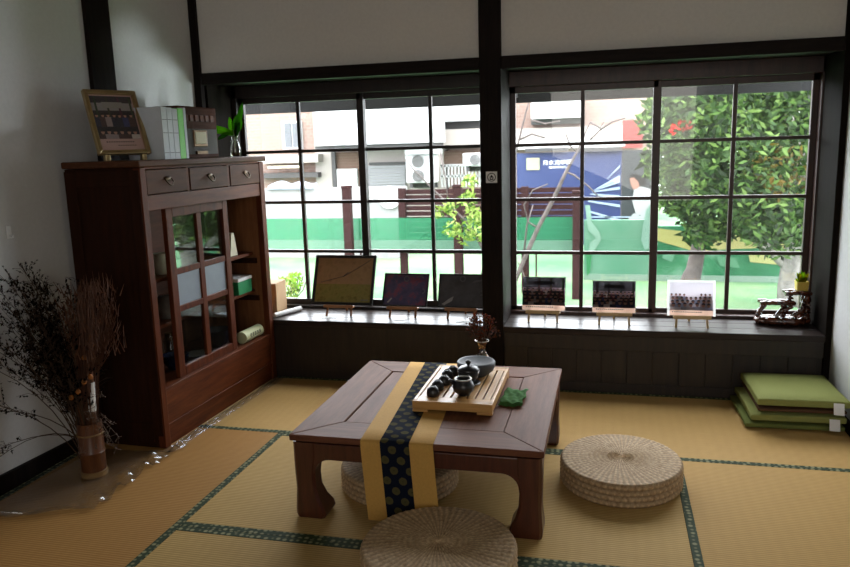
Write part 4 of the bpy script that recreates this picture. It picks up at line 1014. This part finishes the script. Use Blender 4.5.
# brick apartment building to the right
t = T('apartment_building', 'brick apartment building with white balconies behind the blue hoarding', 'building', (0, 0, 0))
YA = 17.0; x0, x1 = on_y(437.5, 150, YA).x + .25, on_y(660, 150, YA).x; MB().box(x0, x1, YA, YA + 4, GZ, 2.6).build('wall', M['brick'], t)
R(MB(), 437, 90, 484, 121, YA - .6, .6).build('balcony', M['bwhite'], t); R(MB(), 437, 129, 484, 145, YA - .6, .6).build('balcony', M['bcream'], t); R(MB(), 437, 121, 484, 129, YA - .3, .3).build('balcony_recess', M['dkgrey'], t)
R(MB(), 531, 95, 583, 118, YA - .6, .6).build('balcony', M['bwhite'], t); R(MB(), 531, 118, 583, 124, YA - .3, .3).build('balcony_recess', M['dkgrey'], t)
R(MB(), 505, 127, 640, 139, YA - .3, .3).build('band', M['bcream'], t); R(MB(), 505, 139, 640, 148, YA - .4, .4).build('band', M['bwhite'], t)
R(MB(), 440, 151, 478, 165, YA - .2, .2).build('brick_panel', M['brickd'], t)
b = MB()
for i in range(12): R(b, 441 + i * 3.4, 165, 442.6 + i * 3.4, 187, YA - 1.0, .05)
R(b, 440, 164, 482, 166.5, YA - 1.0, .05); R(b, 440, 175, 482, 177, YA - 1.0, .05); b.build('railing', M['bwhite'], t)
# air conditioners
def ac(label, x, y0, y1, w, Y, fans):
    z0, z1 = on_y(x, y1, Y).z, on_y(x, y0, Y).z; c = on_y(x, (y0 + y1) / 2, Y); t = T('air_conditioner', label, 'air conditioner', (c.x, Y, z0), group='air conditioner units on the shop walls')
    h = z1 - z0; MB().box(-w / 2, w / 2, 0, .4, 0, h).build('casing', M['bwhite'], t, bevel=.02)
    for k in range(fans):
        cz = h * (k + .5) / fans; rr = min(w * .40, h / fans * .42); b = MB(); b.lathe([(0, 0), (rr, 0), (rr, .03), (0, .03)], 24)
        for v in b.bm.verts: v.co = Vector((v.co.x - w * .06, -.01 - v.co.z, cz + v.co.y))
        f = b.build('fan_grille', M['dkgrey'], t)
        b = MB()
        for q in range(4): b.tube([(-w * .06 + rr * (q + 1) / 4.2 * math.cos(a), -.05, cz + rr * (q + 1) / 4.2 * math.sin(a)) for a in [2 * PI * j / 20 for j in range(21)]], .008, 4)
        b.build('guard_ring', M['conc'], f)
    b = MB(); b.box(-w * .4, -w * .3, .05, .35, -.10, 0); b.box(w * .3, w * .4, .05, .35, -.10, 0); b.box(-w * .45, w * .45, .38, .45, -.12, -.02); b.build('bracket', M['dkgrey'], t)
    return t
ac('white double-fan air conditioner right of the roller shutter', 420, 154, 183, .62, YB - .75, 2)
ac('white single-fan air conditioner seen beside the centre post', 477, 153, 166, .60, YA - 1.7, 1)
R(MB(), 405, 149, 437, 154, YB - .9, .5).build('awning', M['bwhite'], label='small white awning above the double-fan air conditioner', cat='awning')
# concrete yard wall with tarp and round dish
YW = 12.0
b = MB(); b.box(on_y(190, 190, YW).x, on_y(404, 190, YW).x, YW, YW + .2, GZ, on_y(330, 188, YW).z); b.build('wall_yard', M['conc'], kind='structure')
b = MB(); a, c = on_y(268, 188, YW), on_y(313, 187, YW); n = 14; rr = []
for i in range(n + 1):
    f = i / n; x = a.x + (c.x - a.x) * f; hh = .05 + .07 * abs(math.sin(f * 7)) * (1 - .5 * f); rr.append([Vector((x, YW - .05, a.z - .03)), Vector((x, YW + .25, a.z - .03)), Vector((x, YW + .18, a.z + hh)), Vector((x, YW + .02, a.z + hh * .8))])
b.loft(rr); b.build('tarp', M['tarp'], smooth=True, label='crumpled bluish white tarp lying on the concrete yard wall', cat='tarp')
b = MB(); c = on_y(387, 198, YW - .2); b.lathe([(0, 0), (.15, .0), (.19, .03), (.19, .05), (0, .05)], 28)
for v in b.bm.verts: v.co = Vector((v.co.x, .05 - v.co.z, v.co.y))
b.build('round_dish', M['bwhite'], label='round white disc hung on the concrete yard wall', cat='dish', loc=(c.x, YW - .06, c.z))
# slat fence, green mesh and posts
YF = 9.2
t = T('slat_fence', 'dark red-brown slatted timber fence with gaps beyond the lawn', 'fence', (0, 0, 0))
xa, xb = on_y(399, 200, YF).x, on_y(583, 200, YF).x; zt = on_y(450, 188.5, YF).z
for k in range(12):
    b = MB(); b.box(xa, xb, YF + .05, YF + .08, zt - .068 - k * .070, zt - k * .070 - .010); b.build('slat', M['fence'], t)
for px in (402, 525): MB().box(on_y(px, 200, YF).x - .045, on_y(px, 200, YF).x + .045, YF - .03, YF + .05, GZ, zt + .01).build('post', M['fence'], t)
for px, py_, lb in ((349, 188, 'speckled red-brown timber post standing left of the fence, before the concrete wall'), (458.5, 187, 'red-brown timber post behind the left window, before the vine'), (577, 193, 'red-brown timber post behind the right window, left edge of green hoarding')):
    c = on_y(px, 240, 8.9); tp = on_y(px, py_, 8.9); t2 = T('timber_post', lb, 'post', (c.x, 8.9, GZ), group='timber posts on the lawn')
    MB().box(-.052, .052, -.05, .05, 0, tp.z - GZ).build('shaft', M['fence'], t2, bevel=.006); MB().box(-.06, .06, -.058, .058, tp.z - GZ, tp.z - GZ + .03).build('cap', M['fence'], t2, bevel=.006)
def m_mesh(name, col, op):
    t = NT(name); tr = t.n('ShaderNodeBsdfTransparent'); df = t.n('ShaderNodeBsdfDiffuse'); df.inputs[0].default_value = col; tl = t.n('ShaderNodeBsdfTranslucent'); tl.inputs[0].default_value = col
    ad = t.n('ShaderNodeMixShader'); ad.inputs[0].default_value = .4; t.l(df.outputs[0], ad.inputs[1]); t.l(tl.outputs[0], ad.inputs[2])
    mx = t.n('ShaderNodeMixShader'); f = t.math('ADD', op - .1, t.math('MULTIPLY', t.noise(t.coord(scale=(1, 1, 4)), 2), .2)); t.l(f, mx.inputs[0]); t.l(tr.outputs[0], mx.inputs[1]); t.l(ad.outputs[0], mx.inputs[2]); t.l(mx.outputs[0], t.out.inputs[0]); return t.m
t = T('green_mesh_screen', 'translucent green mesh screen stretched across the lower fence', 'mesh screen', (0, 0, 0))
x0 = on_y(215, 230, 9.05).x; x1 = on_y(578, 230, 9.05).x; za, zb_ = on_y(400, 218, 9.05).z, on_y(400, 240, 9.05).z; zc = on_y(400, 251, 9.05).z
MB().box(x0, x1, 9.05, 9.055, zb_, za).build('mesh_sheet', m_mesh('green_mesh', (.030, .155, .080, 1), .66), t)
for q in (x0 + .3, (x0 + x1) / 2 - .35, x1 - .5): MB().box(q - .01, q + .01, 9.056, 9.076, GZ, za).build('stake', M['fence'], t)
MB().box(x0, x1, 9.05, 9.055, zc, zb_).build('pale_hem', m_mesh('pale_green_mesh', (.11, .20, .145, 1), .82), t)
# blue hoarding with lettering
YH = 12.0
t = T('blue_hoarding', 'blue construction hoarding with yellow square, white lettering and light beams', 'hoarding', (0, 0, 0))
def m_blue():
    q = NT('blue_board'); v = q.coord(); sp = q.n('ShaderNodeSeparateXYZ'); q.l(v, sp.inputs[0]); f = q.noise(v, 1.2, 3)
    return q.bsdf(q.ramp(f, [(.3, (.009, .016, .062, 1)), (.7, (.017, .028, .082, 1))]), .5, 0, .3)
R(MB(), 517, 152, 621, 245, YH, .1).build('board', m_blue(), t)
R(MB(), 526.5, 158, 539.5, 170, YH - .02, .02).build('logo_square', m_plain('pale_yellow', (.20, .20, .12, 1), .6, .05), t)
M['beamw'] = m_plain('pale_blue_white', (.15, .19, .24, 1), .6, .05)
b = MB()
for (xs0, ys0, xe, ye, w0, w1) in ((607, 179, 620, 166, .3, 1.2), (594, 190, 620, 177, .2, 2.2), (594, 191, 620, 181, .2, 1.6), (592, 192, 620, 188, .3, 1.6), (590, 194, 620, 197, .5, 1.8), (588, 201, 620, 206, .8, 1.4), (588, 211, 621, 221, 1.0, 1.4), (590, 217, 640, 217, .6, .8)):
    p = [on_y(xs0, ys0 - w0, YH - .02), on_y(xs0, ys0 + w0, YH - .02), on_y(xe, ye + w1, YH - .02), on_y(xe, ye - w1, YH - .02)]
    b.face(p)
b.build('light_beam', M['beamw'], t)
M['textw'] = m_plain('white_lettering', (.6, .6, .6, 1), .6, .02)
def text(s, parent, p0, hgt, wid, name='lettering', mat=None):
    cu = bpy.data.curves.new(name, 'FONT'); cu.body = s; cu.size = 1; o = bpy.data.objects.new(name, cu); COL.objects.link(o)
    bpy.context.view_layer.update(); dg = bpy.context.evaluated_depsgraph_get(); me = bpy.data.meshes.new_from_object(o.evaluated_get(dg)); bpy.data.objects.remove(o)
    xs = [v.co.x for v in me.vertices] or [0, 1]; zs = [v.co.y for v in me.vertices] or [0, 1]
    for v in me.vertices:
        x, z = v.co.x, v.co.y; v.co = ((x - min(xs)) / (max(xs) - min(xs)) * wid, 0, (z - min(zs)) / (max(zs) - min(zs)) * hgt)
    me.materials.clear(); me.materials.append(mat or M['textw']); o = bpy.data.objects.new(name, me); COL.objects.link(o); o.parent = parent; o.location = p0; return o
p = on_y(543.5, 165.0, YH - .02); q = on_y(571.5, 165.0, YH - .02); text('日水流學園', t, (p.x, YH - .02, p.z), .075, q.x - p.x)
p = on_y(549, 168.4, YH - .02); q = on_y(570, 168.4, YH - .02); text('補習班招生中', t, (p.x, YH - .02, p.z), .035, q.x - p.x)
b = MB(); R(b, 525, 148, 568, 151.5, YH - .1, .1); R(b, 577, 147.5, 621, 151, YH - .1, .1); b.build('top_rail', M['dkgrey'], t); R(MB(), 512, 143.5, 625, 147.5, YH - .05, .1).build('top_cap', M['bwhite'], t)
# dark advert board with a printed woman
t = T('advert_board', 'dark advertising board printed with a person in a white blouse', 'advertising board', (0, 0, 0))
R(MB(), 621.3, 150, 656, 245, YH - .01, .1).build('board', m_plain('charcoal_board', (.007, .009, .011, 1), .5, .2, 1), t)
b = MB(); P = lambda pts, col, dd: b.face([on_y(x, y, YH - .02 - dd) for x, y in pts], col)
P([(634, 190), (640, 186), (650, 189), (656, 195), (656, 215), (636, 215), (632, 200)], C(240, 240, 240), 0)
P([(629.5, 178), (634, 177), (638, 180), (640, 186), (637, 189), (633, 189), (631, 185)], C(232, 200, 188), .004); P([(629, 178), (631, 174.5), (637, 174), (641, 177), (642, 184), (640, 187), (638, 181), (634, 177.5)], C(46, 36, 38), .008)
P([(640, 179), (645, 177), (646, 184), (641, 186)], C(56, 44, 46), .006); P([(628, 219), (634, 213), (640, 216), (644, 210), (650, 214), (646, 221), (636, 222)], C(236, 240, 240), .01)
b.build('printed_person', M['vco'], t)
R(MB(), 622.5, 120, 643, 148, YH + .5, .1).build('red_sign', m_plain('bright_red_sign', (.13, .012, .008, 1), .5, .05), label='bright red shop sign above the dark advertising board, partly behind leaves', cat='sign')
# green printed hoarding
YG = 10.2
t = T('green_hoarding', 'green construction hoarding printed with pale foliage and figures', 'hoarding', (0, 0, 0))
def m_print(name, stops, sc):
    q = NT(name); f = q.noise(q.coord(scale=(1, 1, 1.3)), sc, 4, .6); return q.bsdf(q.ramp(f, stops), .6, 0, .2)
hl = m_print('pale_green_print', [(.3, (.040, .135, .080, 1)), (.55, (.075, .165, .11, 1)), (.75, (.13, .2, .15, 1))], 1.1)
hr = m_print('dark_green_print', [(.36, (.010, .085, .035, 1)), (.5, (.025, .12, .055, 1)), (.56, (.07, .165, .10, 1)), (.66, (.19, .22, .2, 1))], 1.7)
xa, xm, xb = on_y(584, 240, YG).x, on_y(655, 240, YG).x, on_y(850, 240, YG).x
z0, z1 = -.42, on_y(620, 220, YG).z
b = MB(); b.box(xa, xm, YG, YG + .06, z0, z1); b.build('panel', hl, t); b = MB(); b.box(xm + .01, xb, YG, YG + .06, z0, on_y(720, 226, YG).z); b.build('panel', hr, t)
b = MB(); zq = on_y(700, 285, YG).z; b.box(xa, xb, YG - .01, YG, z0, zq); b.build('pale_base', m_print('pale_base_print', [(.3, (.085, .155, .11, 1)), (.7, (.14, .19, .15, 1))], 2), t)
b = MB(); b.mi = 0; P = lambda pts, col, dd: b.face([on_y(x, y, YG - .015 - dd) for x, y in pts], col)
P([(585, 205), (590, 205), (592, 222), (600, 233), (601, 240), (595, 250), (588, 254), (590, 243), (596, 238), (588, 230)], C(222, 244, 232), 0); P([(586, 254), (592, 252), (590, 272), (587, 276)], C(150, 220, 180), 0)
P([(646, 210), (652, 203), (655, 210), (654, 246), (645, 250), (641, 240), (643, 226)], C(222, 244, 234), 0)
P([(655, 228), (690, 232), (712, 240), (712, 253), (690, 250), (655, 240)], C(250, 246, 200), .004); P([(712, 234), (760, 236), (812, 240), (812, 252), (760, 248), (712, 250)], C(252, 246, 206), .004)
P([(748, 252), (812, 256), (812, 268), (750, 262)], C(252, 250, 210), .006)
P([(686, 262), (702, 260), (704, 268), (690, 270)], C(206, 236, 216), .004); P([(664, 250), (676, 252), (672, 262), (662, 258)], C(200, 236, 216), .004); P([(716, 256), (736, 258), (740, 268), (720, 266)], C(190, 230, 206), .004)
b.build('shape_print', M['vco'], t)
# plants outside
def leaves(mb, c, rad, n, size, cols, r, flat=1.0):
    c = Vector(c)
    for i in range(n):
        d = Vector((r.gauss(0, 1), r.gauss(0, 1), r.gauss(0, 1))).normalized() * rad * r.uniform(.25, 1) ** .6
        p = c + Vector((d.x, d.y * flat, d.z)); v = Vector((r.uniform(-1, 1), r.uniform(-1, .4), r.uniform(-.8, .8))).normalized() * size * r.uniform(.6, 1.2); w = v.cross(Vector((r.uniform(-.4, .4), 1, r.uniform(-.4, .8)))).normalized() * size * .32
        mb.face([p - v, p - v * .1 + w, p + v, p - v * .1 - w], cols[r.randrange(len(cols))])
t = T('leafy_tree', 'bushy green tree with pale lichened trunk behind the right window', 'tree', on_z(795, 304, GZ))
o = Vector(t.location); r = random.Random(31)
Yt = o.y
def tp(x, y, Y=None): return on_y(x, y, Y or Yt) - o
M['bark'] = m_plain('pale_lichen_bark', (.17, .155, .145, 1), .9, .45, 9, 0, .2, .8); M['bark2'] = m_plain('grey_brown_bark', (.06, .048, .045, 1), .9, .4, 12, 0, .2, .8)
b = MB(); b.tube([Vector((0, 0, 0)), tp(794, 285), tp(797, 262), tp(803, 238), tp(806, 205), tp(800, 160), tp(785, 110)], [.19, .17, .16, .15, .13, .10, .05], 14); b.tube([tp(789, 268), tp(772, 252), tp(757, 240), tp(748, 222), tp(735, 190)], [.06, .055, .05, .04, .02], 10); b.tube([tp(803, 235), tp(815, 215), tp(830, 180)], [.08, .06, .03], 8)
b.build('trunk', M['bark'], t, smooth=True)
b = MB(); gcol = [C(134, 156, 110), C(118, 142, 98), C(152, 174, 124), C(104, 126, 88), C(168, 186, 136), C(126, 150, 110), C(92, 112, 80)]
for (x, y, rp, n) in ((700, 105, 42, 330), (755, 110, 46, 420), (795, 120, 45, 420), (676, 120, 32, 220), (790, 175, 42, 420), (735, 165, 42, 380), (690, 170, 34, 260), (682, 195, 20, 110), (722, 215, 26, 130), (780, 220, 32, 260), (815, 215, 28, 160), (664, 160, 20, 110), (755, 80, 45, 250), (700, 75, 40, 220), (810, 75, 45, 250), (752, 222, 18, 70), (700, 232, 14, 50)):
    leaves(b, tp(x, y, Yt - .3 + r.uniform(-.6, .5)), rp * .0128, int(n * 2.4), .058, gcol, r, .9); leaves(b, tp(x, y, Yt + .5), rp * .0128, int(n * .8), .12, gcol[3:], r, .4)
leaves(b, tp(779, 172, Yt - 1.0), .30, 90, .045, [C(150, 140, 84), C(170, 158, 100), C(134, 122, 70)], r, .4); leaves(b, tp(776, 190, Yt - 1.0), .12, 40, .06, [C(176, 160, 104)], r, .4)
b.build('crown', M['leafo'], t)
b = MB(); leaves(b, tp(684, 124, Yt - 1.1), .08, 16, .04, [C(205, 96, 72), C(190, 110, 84)], r, .5); leaves(b, tp(675, 130, Yt - 1.1), .05, 12, .04, [C(226, 90, 66)], r, .5); b.build('red_blossom', M['leafo'], t, label='small red blossoms')
t = T('slender_tree', 'slender leaning grey-brown trunk left of the bushy tree', 'tree', on_z(688, 300, GZ)); o = Vector(t.location); Yt = o.y
b = MB(); b.tube([Vector((0, 0, 0)), tp(692, 280), tp(698, 250), tp(705, 225), tp(712, 205), tp(716, 170)], [.10, .095, .085, .075, .065, .04], 12); b.tube([tp(680, 290), tp(686, 275), tp(693, 262)], [.04, .04, .035], 8); b.build('trunk', M['bark2'], t, smooth=True)
b = MB(); leaves(b, tp(704, 236, Yt - .1), .22, 50, .07, [C(120, 160, 110), C(90, 140, 90)], r, .5); leaves(b, tp(712, 190), .45, 160, .08, gcol, r, .6); leaves(b, tp(690, 205), .3, 70, .08, gcol, r, .6); b.build('crown', M['leafo'], t)
t = T('bare_sapling', 'thin bare branching sapling outside, seen left in the right window', 'tree', on_z(500, 316, GZ)); o = Vector(t.location); Yt = o.y
b = MB(); b.tube([Vector((0, 0, 0)), tp(511, 290), tp(523, 262), tp(538, 228), tp(553, 200), tp(566, 172), tp(577, 152), tp(590, 122)], [.030, .027, .025, .024, .021, .018, .012, .006], 8)
for pts in ([(527, 285), (521, 268), (518, 262)], [(566, 172), (574, 175), (588, 186), (600, 198)], [(538, 228), (528, 222), (524, 205), (533, 190), (548, 184)], [(577, 152), (570, 146), (566, 134)], [(590, 122), (600, 128), (604, 122)], [(514, 160), (519, 140), (526, 112), (531, 95)], [(508, 200), (514, 160), (512, 140), (506, 125)], [(519, 140), (532, 134), (545, 138)], [(531, 120), (545, 124), (560, 121)], [(523, 262), (527, 225), (533, 205)], [(500, 316), (507, 250), (509, 200)], [(600, 130), (612, 122), (625, 118)], [(590, 140), (600, 130)]):
    b.tube([tp(*q) for q in pts], [.012 * (1 - .6 * i / len(pts)) for i in range(len(pts))], 6)
b.build('branch', M['bark2'], t, smooth=True)
t = T('climbing_vine', 'yellow-green leafy vine growing beside the fence at the left of the centre post', 'vine', on_z(470, 296, GZ)); o = Vector(t.location); Yt = min(o.y, 8.6)
b = MB(); b.tube([tp(478, 300, o.y), tp(486, 255), tp(470, 225), tp(448, 204), tp(432, 188), tp(414, 170), tp(404, 158)], [.02, .02, .016, .013, .010, .008, .005], 6); b.tube([tp(486, 255), tp(478, 235), tp(462, 226), (tp(450, 222))], .010, 6); b.tube([tp(448, 204), tp(446, 180), tp(440, 150)], .007, 6); b.build('stem', M['bark2'], t, smooth=True)
b = MB(); vc = [C(176, 196, 120), C(196, 210, 150), C(140, 170, 100), C(212, 222, 170)]
for x, y, rp, n in ((468, 200, 10, 46), (452, 208, 10, 36), (474, 215, 9, 40), (440, 212, 7, 18), (470, 182, 8, 22), (465, 232, 14, 50), (480, 230, 12, 36), (450, 228, 10, 26)): leaves(b, tp(x, y, Yt - .05), rp * .0118, int(n * 1.3), .048, vc, r, .5)
b.build('foliage', M['leafo'], t)
t = T('small_shrub', 'small pale lime shrub outside behind the cardboard box', 'shrub', on_z(292, 303, GZ)); o = Vector(t.location); Yt = o.y - .1
b = MB(); 
for k in range(7): b.tube([Vector((0, 0, 0)), tp(285 + k * 3, 290), tp(278 + k * 5, 276)], .007, 5)
b.build('stem', M['bark2'], t)
b = MB(); leaves(b, tp(288, 287), .16, 130, .04, [C(176, 198, 120), C(200, 214, 150), C(150, 178, 100)], r, .7); leaves(b, tp(296, 280), .12, 60, .04, [C(180, 210, 100)], r, .7); b.build('foliage', M['leafo'], t)

# ------------------------------------------------------------------ light
wd = bpy.data.worlds.new('overcast'); scene.world = wd; wd.use_nodes = True; nt = wd.node_tree; bg = nt.nodes['Background']
tc = nt.nodes.new('ShaderNodeTexCoord'); sp = nt.nodes.new('ShaderNodeSeparateXYZ'); rp = nt.nodes.new('ShaderNodeValToRGB')
nt.links.new(tc.outputs['Generated'], sp.inputs[0]); nt.links.new(sp.outputs[2], rp.inputs[0]); nt.links.new(rp.outputs[0], bg.inputs[0])
rp.color_ramp.elements[0].color = (.80, .86, .92, 1); rp.color_ramp.elements[1].color = (.95, .98, 1, 1); bg.inputs[1].default_value = 17.0


def area(name, loc, rot, sx, sy, power, color=(1, 1, 1), portal=False, spread=180):
    d = bpy.data.lights.new(name, 'AREA'); d.shape = 'RECTANGLE'; d.size = sx; d.size_y = sy; d.energy = power; d.color = color; d.spread = math.radians(spread)
    if portal: d.cycles.is_portal = True
    o = bpy.data.objects.new(name, d); COL.objects.link(o); o.location = loc; o.rotation_euler = rot; return o
area('portal', (-1.45, 4.45, 1.0), (math.radians(90), 0, PI), 1.7, 1.35, 1, portal=True).rotation_euler = (math.radians(-90), 0, 0)
area('portal', (.25, 4.45, 1.0), (math.radians(-90), 0, 0), 1.7, 1.35, 1, portal=True)
# added fill lamp behind the camera, standing in for unseen daylight in the room
lo = area('room_fill', (.15, -2.05, 1.5), (0, 0, 0), 1.9, 2.0, 36, (1, .95, .87))
lo.rotation_euler = (Vector((-.3, 3.0, .5)) - Vector(lo.location)).to_track_quat('-Z', 'Y').to_euler()
# added lamp low outside, standing in for ground bounce onto the left wall
so = area('ground_bounce_lamp', (3.2, 6.75, .15), (0, 0, 0), 1.8, .05, 16, (.88, .95, 1), spread=32)
so.rotation_euler = (Vector((-2.33, 3.62, 1.80)) - Vector(so.location)).to_track_quat('-Z', 'Z').to_euler()

scene.view_settings.view_transform = 'Standard'; scene.view_settings.look = 'None'; scene.view_settings.exposure = 0; scene.view_settings.gamma = 1
cy = scene.cycles
cy.max_bounces = 8; cy.diffuse_bounces = 4; cy.transparent_max_bounces = 16; cy.caustics_reflective = False; cy.caustics_refractive = False; cy.sample_clamp_indirect = 6
try: cy.use_denoising = True; cy.denoiser = 'OPENIMAGEDENOISE'
except Exception: pass
